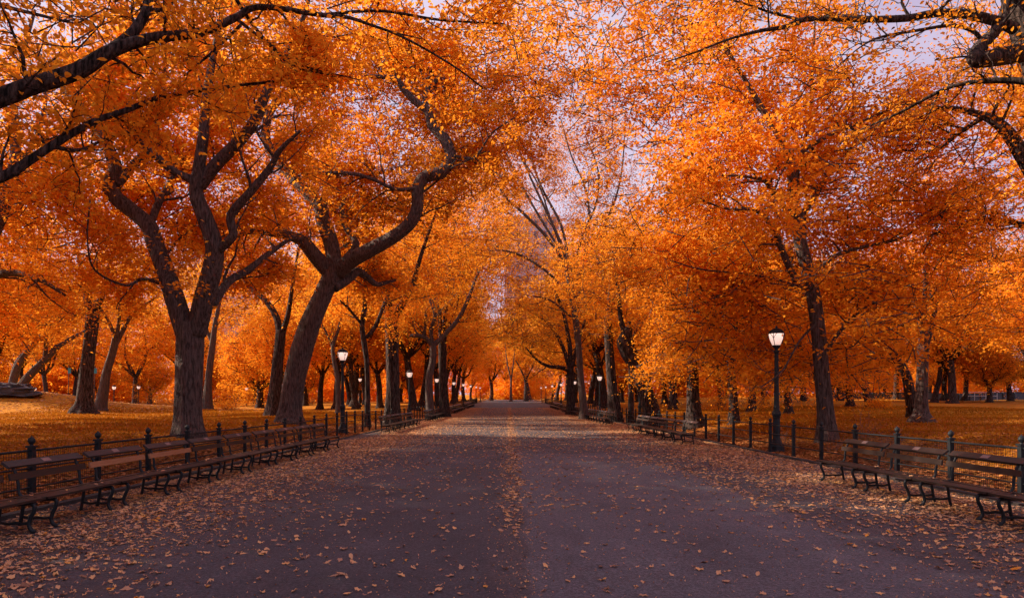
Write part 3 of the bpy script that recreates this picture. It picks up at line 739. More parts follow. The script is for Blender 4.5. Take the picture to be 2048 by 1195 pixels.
hero_tree('lawn_tree', 'slender elm standing alone on the right lawn, trunk flaring at its foot', 34.5,
  [(1842, 850, 40), (1842, 825, 25), (1843, 780, 22), (1845, 730, 20), (1846, 690, 20)],
  [[(1846, 695, 14), (1840, 640, 12, -.3), (1828, 600, 10, -.6), (1815, 555, 8, -1), (1800, 500, 5, -1.5)],
   [(1849, 700, 13), (1862, 655, 11, .4), (1872, 612, 9, .8), (1885, 560, 7, 1.3), (1900, 500, 5, 2)],
   [(1847, 690, 10), (1850, 600, 9, .2), (1852, 520, 7, .3), (1860, 430, 4, .5)]],
  [E(1850, 480, 35, 5, 4.6, 4.2, 260), E(1870, 640, 34, 3.8, 3.4, 1.5, 90)], 14, leaf=.165, per=14, nb=6, L=2.4, fl=.7, group='trees on the right lawn')
hero_tree('elm_tree', 'near elm whose bough enters across the upper left corner', 10,
  [(-330, 1034, 90), (-325, 900, 78), (-322, 700, 74), (-305, 500, 72), (-285, 380, 71), (-262, 300, 69)],
  [[(-265, 330, 52), (-170, 250, 44), (-80, 222, 39, .2), (0, 196, 35, .4), (70, 170, 32, .6), (160, 140, 30, .9), (220, 103, 25, 1.1), (300, 77, 19, 1.4), (400, 65, 16, 1.7), (470, 36, 14, 2), (520, 14, 11, 2.1), (640, 30, 9, 2.4), (700, 36, 7, 2.6), (770, 60, 4, 2.9), (850, 80, 2, 3.2)],
   [(215, 108, 23, 1.1), (262, 70, 20, 1.4), (288, 32, 18, 1.6), (300, -10, 15, 1.8), (305, -90, 9, 2)],
   [(-290, 450, 36), (-150, 405, 26, .3), (0, 356, 20, .6), (60, 320, 17, .9), (120, 281, 15, 1.1), (190, 242, 12, 1.4), (250, 222, 11, 1.6), (320, 195, 9, 1.9), (400, 182, 7, 2.2), (500, 168, 5, 2.6), (600, 160, 3, 3)],
   [(100, 292, 10, 1), (160, 300, 7, 1.4), (220, 275, 5, 1.8), (300, 260, 2, 2.2)],
   [(470, 36, 7, 2), (540, 90, 6, 2.3), (600, 130, 4, 2.6), (720, 160, 2, 3)],
   [(450, -40, 8, 2), (500, 42, 7, 2.2), (560, 112, 6, 2.4), (602, 138, 5, 2.6), (660, 150, 3, 2.8)],
   [(482, 50, 6, 1.8), (430, 100, 5, 1.7), (368, 152, 3, 1.6)],
   [(640, 30, 7, 2.4), (760, 22, 6, 2.8), (880, 40, 5, 3.2), (1010, 48, 3, 3.6)],
   [(700, 36, 6, 2.6), (800, 72, 5, 3), (900, 128, 4, 3.4), (965, 175, 3, 3.8)],
   [(-262, 320, 49), (-250, 150, 39), (-200, 0, 31), (-120, -160, 23), (-60, -320, 13)]],
  [E(60, 40, 11.5, 2.2, 1.8, .9, 30), E(330, 0, 12.5, 2.8, 2, .8, 30), E(600, -10, 13.5, 2.8, 2, .9, 26), E(880, 30, 14, 2, 1.6, 1.1, 20), E(-260, -250, 10, 5, 4, 2.5, 160)], 15,
  leaf=.12, per=7, barkm='shaded_bark', spread=(.17, .09), nb=9, L=1.15, lv=2, ellper=16, shape=6, group='trees with trunks outside the frame', fl=.3)
hero_tree('elm_tree', 'thick near trunk filling the upper right corner, with an elbowed limb', 13,
  [(2175, 985, 120), (2165, 800, 100), (2164, 600, 92), (2158, 350, 86), (2122, 180, 82), (2084, 80, 80), (2056, 0, 76), (2030, -120, 66), (2000, -300, 40)],
  [[(2085, 98, 38, -.2), (2030, 108, 36, -.5), (1985, 116, 33, -.8), (1955, 120, 29, -1), (1950, 108, 26, -.9), (1972, 82, 24, -.6), (1998, 52, 21, -.4), (2012, 10, 17, -.2), (2020, -60, 10, 0)],
   [(2030, 58, 22, -.3), (1990, 42, 19, -.4), (1930, 28, 17, -.6), (1870, 27, 15, -.7), (1820, 36, 14, -.8), (1760, 39, 13, -.9), (1690, 38, 12, -1), (1610, 39, 10, -1.1), (1570, 54, 9, -1.2), (1520, 62, 7, -1.3), (1460, 78, 5, -1.5), (1390, 105, 4, -1.7), (1330, 125, 2, -2)],
   [(1600, 40, 6, -1.1), (1540, 25, 5, -1), (1490, 8, 4, -1), (1420, -10, 3, -.9)],
   [(1966, 85, 9, -.6), (1945, 62, 8, -.8), (1900, 52, 7, -1), (1830, 62, 6, -1.3), (1760, 75, 5, -1.6), (1720, 95, 3, -1.9), (1680, 128, 2, -2.2)],
   [(2090, 170, 20, .3), (2040, 162, 13, .5), (1960, 163, 10, .8), (1890, 178, 7, 1.1), (1800, 225, 5, 1.5), (1720, 260, 3, 2)]],
  [E(1980, 0, 12.5, 1.6, 1.6, .8, 9), E(1650, -40, 12, 2, 1.6, .5, 10), E(2050, -320, 13, 5, 4, 2.5, 120)], 16,
  leaf=.085, per=3, barkm='shaded_bark', spread=(.16, .08), nb=10, L=1.1, lv=2, ellper=10, shape=6, group='trees with trunks outside the frame', fl=.3, upc=.02)
hero_tree('elm_tree', 'elm beyond the right edge with an arching bough under pale sky', 21,
  [(2180, 890, 60), (2170, 700, 48), (2150, 520, 42), (2110, 420, 38), (2075, 360, 34)],
  [[(2080, 368, 32), (2045, 312, 27, .2), (2015, 265, 23, .4), (1985, 240, 18, .6), (1945, 225, 12, .9), (1890, 215, 8, 1.2), (1830, 222, 5, 1.6)],
   [(2100, 420, 24), (2080, 300, 20, .5), (2060, 180, 15, 1), (2020, 80, 10, 1.5)],
   [(1965, 235, 11, .8), (1920, 265, 8, 1.1), (1870, 300, 5, 1.4), (1800, 300, 3, 1.8)],
   [(2130, 480, 14), (2050, 450, 11, .6), (1960, 440, 8, 1.2), (1860, 470, 4, 2)]],
  [E(2080, 560, 21, 3, 3, 2, 80), E(1990, 430, 22, 2.2, 3, 1.4, 50), E(2100, 60, 21, 4, 4, 3, 60)], 17,
  leaf=.12, per=12, barkm='shaded_bark', nb=8, L=2.2, lv=3, keep=.6, group='trees with trunks outside the frame', fl=.3)

hero_tree('elm_tree', 'elm just past the left edge whose dark limbs climb the edge of the photo', 30,
  [(-70, 880, 50), (-62, 760, 42), (-55, 640, 40), (-45, 560, 38)],
  [[(-45, 565, 32), (-25, 490, 29, .2), (2, 425, 26, .4), (24, 360, 22, .6), (32, 290, 18, .8), (28, 200, 14, 1), (45, 110, 9, 1.2), (70, 20, 5, 1.4)],
   [(24, 360, 13, .6), (60, 300, 10, 1), (85, 240, 8, 1.4), (95, 160, 5, 1.8)], [(-40, 560, 20), (20, 545, 14, -1), (80, 560, 9, -2), (130, 590, 5, -3)]],
  [E(40, 300, 31, 4.5, 3.5, 4.5, 130), E(30, 560, 31, 3.5, 3.5, 2, 60)], 18, leaf=.15, per=14, nb=6, L=2.4, group='trees with trunks outside the frame', fl=.3, back=.7, ellback=2, bareR=.4)

mids = [
 ('straight thick elm trunk forking just above the second left bench row', 46, [(784, 838, 32), (785, 780, 25), (785, 700, 24), (783, 645, 26), (781, 622, 26)],
  [[(778, 632, 18), (772, 590, 16, .3), (758, 540, 12, .7), (738, 480, 8, 1.2), (720, 400, 5, 2)], [(789, 632, 18), (806, 605, 14, -.4), (825, 570, 11, -.8), (842, 510, 8, -1.2), (870, 430, 5, -2)]],
  [E(790, 480, 47, 6, 5, 5, 300), E(920, 380, 47, 4.5, 5, 4.5, 190)], .16, 'shaded_bark', 'leaf'),
 ('twisting pale elm with Y-shaped limbs, left of the third left lamp', 60, [(861, 826, 17), (858, 760, 14), (866, 720, 13), (866, 690, 14)],
  [[(866, 692, 10), (852, 676, 9, -.3), (836, 671, 8, -.6), (820, 672, 6, -.9)], [(846, 675, 7, -.4), (850, 655, 6, -.4), (852, 628, 5, -.4)],
   [(867, 690, 11), (890, 668, 9, .3), (915, 640, 9, .6), (932, 608, 8, .9), (945, 575, 6, 1.2), (958, 540, 4, 1.6)], [(865, 690, 8), (862, 660, 8), (870, 630, 7), (860, 600, 5), (850, 540, 3)]],
  [E(870, 540, 62, 6, 5, 4.5, 260)], .19, 'pale_bark', 'leaf_amber'),
 ('many-stemmed upright elm behind the twisting elm on the left', 66, [(889, 824, 21), (886, 760, 17), (885, 700, 16), (885, 660, 16)],
  [[(881, 668, 9), (878, 600, 8, .4), (872, 530, 6, .8), (860, 440, 3, 1.4)], [(887, 668, 10), (893, 600, 8, -.3), (900, 530, 6, -.6), (910, 440, 3, -1)], [(891, 672, 8), (908, 630, 7, .3), (925, 560, 5, .8), (950, 480, 3, 1.4)]],
  [E(910, 470, 67, 6.5, 6, 5.5, 300), E(960, 400, 67, 5, 6, 6, 220)], .2, 'shaded_bark', 'leaf_amber'),
 ('thin dark tree with crooked stem behind the left fence, right of the nearest left lamp', 42, [(735, 846, 13), (735, 770, 10), (733, 720, 10), (728, 685, 11), (724, 650, 10), (730, 610, 9), (727, 570, 6)],
  [[(733, 675, 8), (752, 650, 8, .2), (766, 615, 7, .4), (778, 585, 4, .8)], [(725, 650, 6), (700, 620, 5, -.4), (680, 600, 3, -.8)]],
  [E(720, 520, 44, 4, 3.6, 2.8, 130)], .15, 'shaded_bark', 'leaf'),
 ('pale sinuous young tree just left of the nearest left lamp', 60, [(677, 828, 11), (675, 760, 9), (668, 720, 8), (666, 690, 7), (678, 655, 6), (684, 620, 4)],
  [[(668, 700, 5), (655, 670, 4), (640, 640, 3)]], [E(660, 590, 60, 4.5, 4, 3, 120)], .18, 'pale_bark', 'leaf_amber'),
 ('elm with crooked left limb standing on the lawn between the two big left elms', 50, [(545, 832, 30), (550, 780, 24), (554, 740, 22), (558, 700, 20), (562, 660, 20)],
  [[(560, 668, 14), (552, 632, 12, .2), (530, 600, 11, .5), (500, 575, 9, .9), (480, 545, 5, 1.4)], [(564, 668, 12), (576, 630, 10, -.4), (585, 570, 7, -.9), (600, 480, 4, -1.6)]],
  [E(540, 500, 52, 6, 5, 4.2, 220)], .17, 'shaded_bark', 'leaf'),
 ('dark broad elm on the left lawn in front of the leafy mound', 55, [(167, 826, 46), (170, 800, 30), (173, 750, 24), (178, 700, 22), (185, 640, 24), (187, 608, 26)],
  [[(181, 622, 14), (172, 590, 12, .4), (165, 550, 8, 1), (150, 480, 4, 2)], [(191, 622, 14), (206, 585, 11, -.5), (216, 540, 8, -1), (240, 460, 4, -2)], [(180, 606, 9), (140, 632, 7, -1), (95, 632, 5, -2), (60, 600, 3, -3)]],
  [E(170, 520, 56, 7, 6, 4.5, 300), E(40, 600, 55, 4, 4, 2, 90)], .18, 'shaded_bark', 'leaf_rust'),
 ('leaning slim elm just right of the dark lawn elm', 62, [(200, 816, 22), (206, 785, 18), (213, 745, 16), (225, 705, 15), (232, 675, 14)],
  [[(230, 690, 10), (246, 660, 9, .4), (264, 630, 7, .8), (310, 595, 4, 1.5)], [(232, 678, 8), (216, 640, 6, -.4), (190, 600, 4, -1)], [(233, 676, 8), (240, 620, 6), (238, 560, 4)]],
  [E(250, 560, 63, 5.5, 5, 3.6, 190)], .19, 'pale_bark', 'leaf_amber'),
 ('slim elm half hidden behind the massive forked elm', 70, [(415, 816, 19), (417, 760, 13), (424, 700, 12), (430, 650, 10), (442, 590, 6)],
  [[(426, 690, 7), (410, 650, 6, .5), (395, 600, 4, 1)]], [E(440, 560, 71, 6, 5, 4.5, 220)], .2, 'pale_bark', 'leaf_amber'),
 ('low twisted tree sprawling above the dark rock', 74, [(28, 790, 17), (58, 752, 15), (88, 722, 13), (116, 692, 11)],
  [[(114, 694, 9), (150, 672, 7, .5), (185, 655, 5, 1)], [(90, 720, 8), (92, 680, 7, -.5), (90, 640, 4, -1)]], [E(110, 610, 75, 5, 4, 2.6, 130)], .2, 'pale_bark', 'leaf_rust'),
 ('curved pale tree at the left edge behind the rock', 80, [(20, 785, 15), (34, 735, 14), (52, 704, 12), (76, 678, 9), (110, 650, 5)],
  [[(52, 704, 8), (40, 660, 6), (20, 620, 4)]], [E(20, 590, 80, 5, 4, 3, 140)], .2, 'pale_bark', 'leaf_rust'),
 ('tall bare-trunked elm right of the third right lamp, top lost in leaves', 52, [(1230, 826, 28), (1225, 780, 20), (1221, 730, 18), (1218, 690, 17), (1216, 650, 17), (1222, 600, 13)],
  [[(1220, 610, 10), (1210, 560, 8, .4), (1190, 500, 5, 1)], [(1222, 610, 10), (1245, 560, 8, -.4), (1270, 490, 5, -1)]], [E(1240, 520, 53, 6, 5, 4.5, 240)], .17, 'shaded_bark', 'leaf'),
 ('burly leaning elm with a knobbed broken top, beside the unlit lamp', 44, [(1306, 850, 42), (1300, 810, 32), (1290, 780, 29), (1272, 732, 28), (1256, 702, 32), (1250, 682, 32), (1258, 655, 15)],
  [[(1278, 742, 17), (1302, 715, 12, -.3), (1342, 700, 8, -.8), (1384, 668, 5, -1.4)], [(1254, 680, 14), (1242, 640, 10, .3), (1236, 580, 8, .7), (1225, 500, 4, 1.2)]],
  [E(1300, 560, 44, 5.5, 5, 4.2, 250), E(1360, 690, 42, 3, 2.6, 1.2, 60)], .15, 'shaded_bark', 'leaf'),
 ('slim straight tree just left of the unlit lamp', 50, [(1262, 832, 13), (1262, 760, 10), (1262, 700, 10), (1258, 640, 7)], [[(1260, 690, 6), (1280, 640, 4, .5)]],
  [E(1270, 600, 50, 3.6, 3.4, 2.5, 90)], .16, 'shaded_bark', 'leaf'),
 ('shaggy thick elm with hanging sprays, behind the second right bench row', 38, [(1390, 856, 38), (1387, 810, 25), (1386, 770, 22), (1386, 710, 20), (1385, 650, 21), (1388, 600, 16)],
  [[(1384, 650, 12), (1365, 600, 10, .3), (1340, 540, 6, .8), (1310, 460, 3, 1.4)], [(1390, 640, 12), (1412, 585, 9, -.3), (1440, 520, 6, -.8), (1470, 430, 3, -1.3)], [(1386, 740, 8), (1420, 720, 6, -.8), (1470, 725, 3, -1.6)]],
  [E(1390, 500, 39, 5.4, 5, 4.6, 300), E(1400, 690, 37, 3, 3, 1.5, 130), E(1350, 740, 36, 2.2, 2, .8, 40)], .14, 'shaded_bark', 'leaf'),
 ('slim trunk rising behind the right fence, left of the nearest right lamp', 36, [(1468, 852, 20), (1467, 800, 16), (1463, 745, 15), (1458, 690, 14), (1448, 620, 10), (1440, 540, 6)],
  [[(1460, 700, 8), (1490, 660, 6, .5), (1520, 600, 4, 1)], [(1456, 680, 8), (1430, 630, 6, -.5), (1400, 580, 4, -1)]], [E(1450, 590, 36, 4, 3.6, 3, 170), E(1500, 710, 34, 3, 2.6, 1.1, 90), E(1570, 745, 30, 2.2, 2, .8, 60)], .14, 'shaded_bark', 'leaf'),
 ('tall vase-shaped elm with many bare limbs arching over the path from the right', 60, [(1168, 818, 17), (1162, 760, 13), (1157, 690, 12), (1150, 630, 12), (1141, 570, 13), (1134, 525, 14)],
  [[(1133, 530, 7.4), (1092, 472, 6.7, -1), (1045, 425, 5.9, -2), (1010, 392, 4.4, -2.8), (986, 345, 3.7, -3.5), (968, 285, 2.2, -4.2)],
   [(1135, 525, 6.7), (1110, 460, 5.9, -.4), (1082, 400, 5.2, -.8), (1050, 330, 3.7, -1.4), (1022, 255, 2.2, -2)],
   [(1138, 525, 6.7), (1122, 450, 5.2, .6), (1082, 372, 4.4, 1.2), (1062, 305, 3.0, 1.8), (1066, 235, 2.2, 2.4), (1090, 170, 1.6, 3)],
   [(1150, 570, 7.4), (1175, 505, 6.7, .4), (1203, 460, 5.9, .8), (1230, 400, 4.4, 1.4), (1245, 330, 3.0, 2), (1250, 240, 2.2, 2.6)],
   [(1146, 545, 5.9), (1165, 470, 5.2, -.8), (1192, 408, 4.4, -1.4), (1196, 340, 3.0, -2), (1170, 270, 2.2, -2.6)],
   [(1143, 590, 5.9), (1090, 540, 5.2, -1.5), (1040, 510, 4.4, -2.5), (1000, 500, 3.0, -3.5), (960, 505, 2.2, -4.5)],
   [(1120, 500, 5.2, -.3), (1068, 415, 4.4, -.2), (1022, 330, 3.7, 0), (1000, 265, 3.0, .2), (1000, 200, 2.2, .5), (1018, 130, 1.6, .8)],
   [(1160, 540, 5.2, .3), (1178, 455, 4.4, .9), (1172, 380, 3.7, 1.5), (1142, 310, 3.0, 2), (1122, 240, 2.2, 2.5)],
   [(1140, 520, 4.4, .3), (1104, 445, 3.7, .6), (1078, 372, 3.0, .9), (1036, 305, 2.2, 1.2), (1010, 262, 1.6, 1.4)],
   [(1175, 505, 5.2, .4), (1215, 480, 4.4, -.4), (1270, 440, 3.7, -1.2), (1300, 390, 3.0, -2), (1320, 330, 2.2, -2.6)],
   [(1146, 600, 5.2), (1180, 570, 4.4, 1), (1230, 560, 3.0, 2)], [(1150, 640, 4.4), (1100, 600, 3.7, -1.5), (1050, 590, 2.2, -3)]],
  [E(1060, 500, 59, 5, 5, 3.2, 120), E(1160, 330, 60, 7, 6, 6, 230), E(1000, 300, 60, 5.5, 6, 5, 150), E(1060, 640, 60, 3.4, 4, 2, 90), E(1000, 480, 62, 4, 5, 3, 110), E(1000, 580, 63, 3, 4, 2.2, 70), E(1130, 260, 60, 6, 5, 4, 90)], .16, 'pale_bark', 'leaf_amber'),
 ('spreading elm with low limbs reaching left over the far path', 74, [(1141, 818, 17), (1141, 770, 14), (1140, 735, 15)],
  [[(1139, 740, 10), (1120, 734, 8, -.8), (1098, 732, 7, -1.6), (1075, 720, 5, -2.4), (1052, 695, 3, -3.2)], [(1139, 735, 10), (1128, 700, 8), (1108, 660, 7), (1078, 632, 5), (1030, 605, 3)],
   [(1142, 735, 10), (1138, 680, 9), (1122, 610, 7), (1090, 550, 4)], [(1143, 735, 9), (1155, 690, 7), (1170, 640, 5)]],
  [E(1080, 640, 74, 6, 6, 3.4, 200), E(1120, 560, 75, 6, 6, 4, 180)], .2, 'shaded_bark', 'leaf_amber'),
 ('leaning dark trunk close behind the slender lawn elm', 39, [(1830, 842, 24), (1822, 800, 20), (1814, 755, 18), (1802, 730, 17), (1786, 708, 12), (1770, 670, 8)], [[(1800, 728, 9), (1780, 720, 7), (1750, 700, 4)]],
  [E(1770, 600, 40, 4.4, 4, 3, 170), E(1740, 730, 36, 3.2, 2.6, 1.2, 110)], .145, 'shaded_bark', 'leaf'),
 ('pale open vase elm at the very end of the path', 185, [(1022, 800, 6), (1022, 775, 4), (1022, 752, 4)], [[(1021, 755, 3), (1013, 715, 2), (1008, 660, 1), (1000, 610, 1.5)], [(1023, 755, 3), (1028, 715, 2), (1031, 670, 1), (1036, 610, 1.5)]],
  [E(1020, 670, 187, 6, 6, 6, 60)], .35, 'pale_bark', 'leaf_amber'),
 ('dark bushy tree right of the pale elm at the path end', 195, [(1052, 800, 9), (1052, 770, 7), (1051, 755, 7)], [[(1050, 757, 4), (1040, 735, 3), (1028, 715, 2)], [(1052, 757, 4), (1064, 735, 3), (1074, 710, 2)]],
  [E(1052, 725, 196, 7, 6, 6, 150)], .35, 'shaded_bark', 'leaf_rust'),
]
for k, (lab, Y, tr, lb, el, lf, bk, lm) in enumerate(mids):
    hero_tree('elm_tree', lab, Y, tr, lb, el, 40 + k, leaf=lf * 1.2, per=13, spread=(.42 if Y < 60 else .55, .17), nb=5, L=2.6 if Y < 60 else 3.2, lv=3 if Y < 70 else 2,
              material=lm, barkm=bk, group='elms farther along the path', ellper=42, fl=.3, back=.6, ellback=2.2, bareR=.7, thk=.05)

# ------------------------------------------------------------------ background trees: variants, then copies
def variant(seed, H, th, spreadr, leaf, n, material, barkm='shaded_bark', nlimb=5):
    r = np.random.default_rng(seed); root = empty('background_tree', (0, 0, 0))
    mb = MB(); anchors = []
    tp = branch_path(r, np.array([0, 0, -.3]), np.array([r.normal() * .08, r.normal() * .08, 1]), th + .3, 6, .05, .02); tr = flare(tp, np.linspace(.42, .32, 6), 0, .5, .8)
    mb.tube(spline(tp, 3), np.interp(np.linspace(0, 5, 16), np.arange(6), tr), 9, rough=.05, seed=seed)
    for k in range(nlimb):
        a = 2 * math.pi * (k + r.random() * .6) / nlimb
        d = np.array([math.cos(a) * .75, math.sin(a) * .75, 1.0])
        lp = branch_path(r, tp[-1] - np.array([0, 0, .15]), d, (H - th) * r.uniform(.7, .95), 8, .20, .10); lr = np.linspace(.20, .03, 8)
        mb.tube(lp, lr, 6); sprout(r, mb, lp, lr, 2, 5, 3.0, anchors, .2)
    mb.build('trunk', M[barkm], root, smooth=True)
    an = np.array(anchors)
    ex = ell_points(r, (0, 0, th + (H - th) * .55), (spreadr, spreadr, (H - th) * .5), n, .35)
    crown(root, [(an, 14, (.45, .16)), (ex, 44, (.60, .12))], leaf * 1.15, material, seed, twig=.03, barkm='shaded_bark')
    return root
VAR = [variant(101, 18, 4.6, 6.6, .24, 520, 'leaf'), variant(102, 21, 5.2, 7.4, .26, 540, 'leaf_amber'), variant(103, 15, 4.0, 6, .24, 480, 'leaf'),
       variant(104, 13, 3.0, 6, .24, 440, 'leaf_rust'), variant(105, 20, 6, 7, .26, 520, 'leaf_amber'), variant(106, 9, 2.2, 4.4, .2, 320, 'leaf', nlimb=6)]
first = [True] * len(VAR); placed = []
def put(v, x, y, s=1.0, rz=None):
    r = random.Random(int(x * 131 + y * 17))
    o = VAR[v] if first[v] else copy_tree(VAR[v]); first[v] = False
    o.location = (x, y, gz(x, y)); o.rotation_euler = (0, 0, r.uniform(0, 6.28) if rz is None else rz); o.scale = (s, s, s * r.uniform(.92, 1.1))
    placed.append((x, y, v, o)); return o
# trunks seen one by one across the lawns: photo column, distance, variant, scale
for px, Y, v, s in ((1444, 70, 1, .9), (1504, 58, 0, .85), (1577, 50, 2, .75), (1740, 62, 2, .9), (1868, 86, 4, .9), (1886, 92, 0, .9), (1904, 80, 0, 1.15), (1927, 96, 2, .9), (1978, 84, 5, .85), (2021, 88, 3, .9),
                    (1530, 84, 0, 1), (1610, 88, 4, 1), (1680, 92, 1, 1), (1790, 98, 0, 1), (1700, 70, 5, 1), (2075, 70, 0, 1), (2140, 55, 2, 1), (1345, 70, 0, 1), (1395, 84, 1, 1), (1330, 95, 4, 1),
                    (640, 84, 0, .9), (610, 96, 1, 1), (712, 78, 4, .9), (760, 88, 0, 1), (270, 105, 0, 1), (520, 84, 5, 1.1), (575, 72, 2, .8),
                    (90, 100, 1, .9), (-20, 70, 3, 1), (-60, 45, 0, 1), (380, 110, 1, 1), (150, 120, 0, 1.1), (40, 125, 4, 1.1), (-60, 110, 2, 1.1), (2110, 110, 0, 1.1), (700, 108, 1, 1)):
    put(v, (px - CX) / F * Y, Y, s)
for px in range(-120, 2200, 105):
    if not 850 < px < 1200: put((5, 3, 2)[px % 3], (px - CX) / F * (118 + px % 23), 118 + px % 23, .95)
# the elm rows marching away on both sides of the path
for k, y in enumerate((80, 93, 106, 120, 134, 150, 168)):
    put((1, 4, 0, 1, 0, 4, 1)[k], -11.6 - (k % 2) * .8, y, 1.22); put((4, 0, 1, 4, 1, 0, 4)[k], 12.6 + (k % 3) * .6, y + 5, 1.22)
    put((0, 1, 4, 0, 2, 1, 0)[k], -22 - (k % 3), y + 3, 1.15); put((1, 0, 2, 4, 0, 1, 4)[k], 23 + (k % 2), y + 1, 1)
for k, (x, y) in enumerate(((-34, 130), (-48, 138), (-62, 128), (-80, 140), (36, 128), (50, 134), (66, 128), (84, 130), (100, 118), (-98, 118), (-12, 205), (14, 208), (-24, 195), (26, 200), (-6, 212), (7, 222), (-1, 240))):
    put((0, 1, 2, 4)[k % 4], x, y, 1.05 if k < 14 else 1.65)
# trees added outside the frame so that their crowns shade the path
for x, y, v in ((-20, 8, 0), (-24, 20, 4), (-14, -4, 0), (22, 10, 4), (16, -2, 0), (-32, 34, 0), (-38, 22, 1), (28, 27, 1), (-27, -3, 1), (-36, 10, 0), (-17, -14, 4), (-46, 1, 0), (-48, 14, 4), (-30, -16, 0), (-17.5, 9, 0), (-17, 1.5, 4)):
    put(v, x, y, 1)
placed.sort(key=lambda q: q[0] / q[1])
W = ['round orange', 'tall amber', 'compact orange', 'low rust red', 'high amber', 'small orange']
cnt = {}
for x, y, v, o in placed:
    px = CX + F * x / max(y, 3)
    if y < 3 or px < 0 or px > 2048: zone = 'outside the photo at ' + ('left' if x < 0 else 'right')
    elif y > 190: zone = 'beyond the end of the path'
    elif abs(x) < 17 and y > 75: zone = 'in the %s row beside the path' % ('left' if x < 0 else 'right')
    elif abs(x) < 28 and y > 75: zone = 'in the second row at ' + ('left' if x < 0 else 'right')
    elif y < 82: zone = 'on the %s lawn' % ('left' if x < 0 else 'right')
    else: zone = 'beyond the %s lawn' % ('left' if x < 0 else 'right')
    cnt[(zone, v)] = cnt.get((zone, v), 0) + 1
    k = cnt[(zone, v)]
    tag(o, '%s tree %s, %s from left' % (W[v], zone, ORD[min(k - 1, 11)]), 'tree', 'trees across the lawns')

# far wood: one mass of foliage closing the view
r = np.random.default_rng(5); cs = []
for x in np.repeat(np.arange(-240, 241, 6.0), 2):
    y = 160 + r.uniform(-12, 36) + abs(x) * -.14
    if abs(x) < 15: y += 78
    h = r.uniform(7, 19)
    cs.append(ell_points(r, (x, y, gz(x, y) + h * .46), (6, 5, h * .52), 150, .3))
cs = np.concatenate(cs)
me = leaf_mesh('distant_wood', cs, clump_tint(cs, 9), .66, (1.0, .35), 26, M['leaf'], 77)
tag(link('distant_wood', me), kind='stuff')
# undergrowth along the far lawn edges
def shrub(px, Y, w, h, matn, label, seed):
    x = (px - CX) / F * Y; r = np.random.default_rng(seed)
    root = empty('shrub', (x, Y, gz(x, Y))); tag(root, label, 'shrub', 'shrubs at the lawn edges')
    mb = MB()
    for k in range(9):
        bp = branch_path(r, np.array([r.normal() * .2, r.normal() * .2, -.1]), np.array([r.normal() * .7, r.normal() * .7, 1]), h * .8, 5); mb.tube(bp, np.linspace(.03, .008, 5), 4)
    mb.build('stem', M['bark'], root)
    c = ell_points(r, (0, 0, h * .5), (w / 2, w / 2.4, h * .5), 90, .4); crown(root, [(c, 16, (.32, .2))], .16, matn, seed, name='foliage')
k = 0
for px, Y, w, h, mt, lab in ((300, 96, 7, 4.2, 'leaf_rust', 'dark rust shrub behind the tiny lamps at left'), (345, 92, 5, 3, 'leaf_rust', 'low dark shrub left of the forked elm trunk'),
        (470, 78, 4.5, 3.2, 'leaf', 'bright orange shrub right of the forked elm trunk'), (450, 74, 2.4, 1.0, 'leaf_amber', 'small amber tuft at the foot of the slim elm'),
        (520, 92, 6, 3.6, 'leaf', 'orange shrub left of the leaning elm'), (620, 100, 6, 3, 'leaf_rust', 'dark shrub right of the leaning elm'), (10, 92, 8, 5, 'leaf_rust', 'dark rust thicket above the rock at the left edge'),
        (1520, 66, 3, 1.3, 'leaf_amber', 'low amber shrub behind the nearest right lamp'), (1440, 60, 3, 1.4, 'leaf_amber', 'low golden shrub at the foot of a pale trunk on the right'),
        (1760, 60, 2.2, 1.0, 'leaf_rust', 'dark low shrub on the right lawn behind the young tree'), (960, 170, 9, 5, 'leaf_rust', 'dark thicket at the far left of the path end'), (1085, 165, 8, 4.5, 'leaf', 'orange thicket at the far right of the path end')):
    shrub(px, Y, w, h, mt, lab, 300 + k); k += 1
# dry weeds behind the right fence
def weed(x, y, h, label, seed):
    r = np.random.default_rng(seed); root = empty('dry_weed', (x, y, gz(x, y))); tag(root, label, 'weed', 'dry weeds behind the right fence')
    mb = MB()
    for k in range(16):
        bp = branch_path(r, np.array([r.normal() * .12, r.normal() * .12, -.03]), np.array([r.normal() * .5, r.normal() * .5, 1]), h * r.uniform(.6, 1.1), 6, .2, -.03); mb.tube(bp, np.linspace(.008, .003, 6), 3)
        for p in bp[2:]:
            for q in range(4):
                d = r.normal(size=3); d /= np.linalg.norm(d); s = np.cross(d, [0, 0, 1]) * .012; e = p + d * .09
                mb.add([p, p + d * .05 + s, e, p + d * .05 - s], [(0, 1, 2, 3)])
    mb.build('stems', M['weed'], root)
weed(10.6, 21.2, .95, 'dry pinkish weed clump left of the young tree trunk, behind the right fence', 1)
weed(12.2, 22.4, 1.1, 'tall dry weed clump right of the young tree trunk', 2)
weed(11.2, 19.2, .8, 'small dry weed clump against the right fence mesh', 3)
weed(10.4, 24.6, .9, 'dry weed clump just behind the nearest right lamp base', 4)

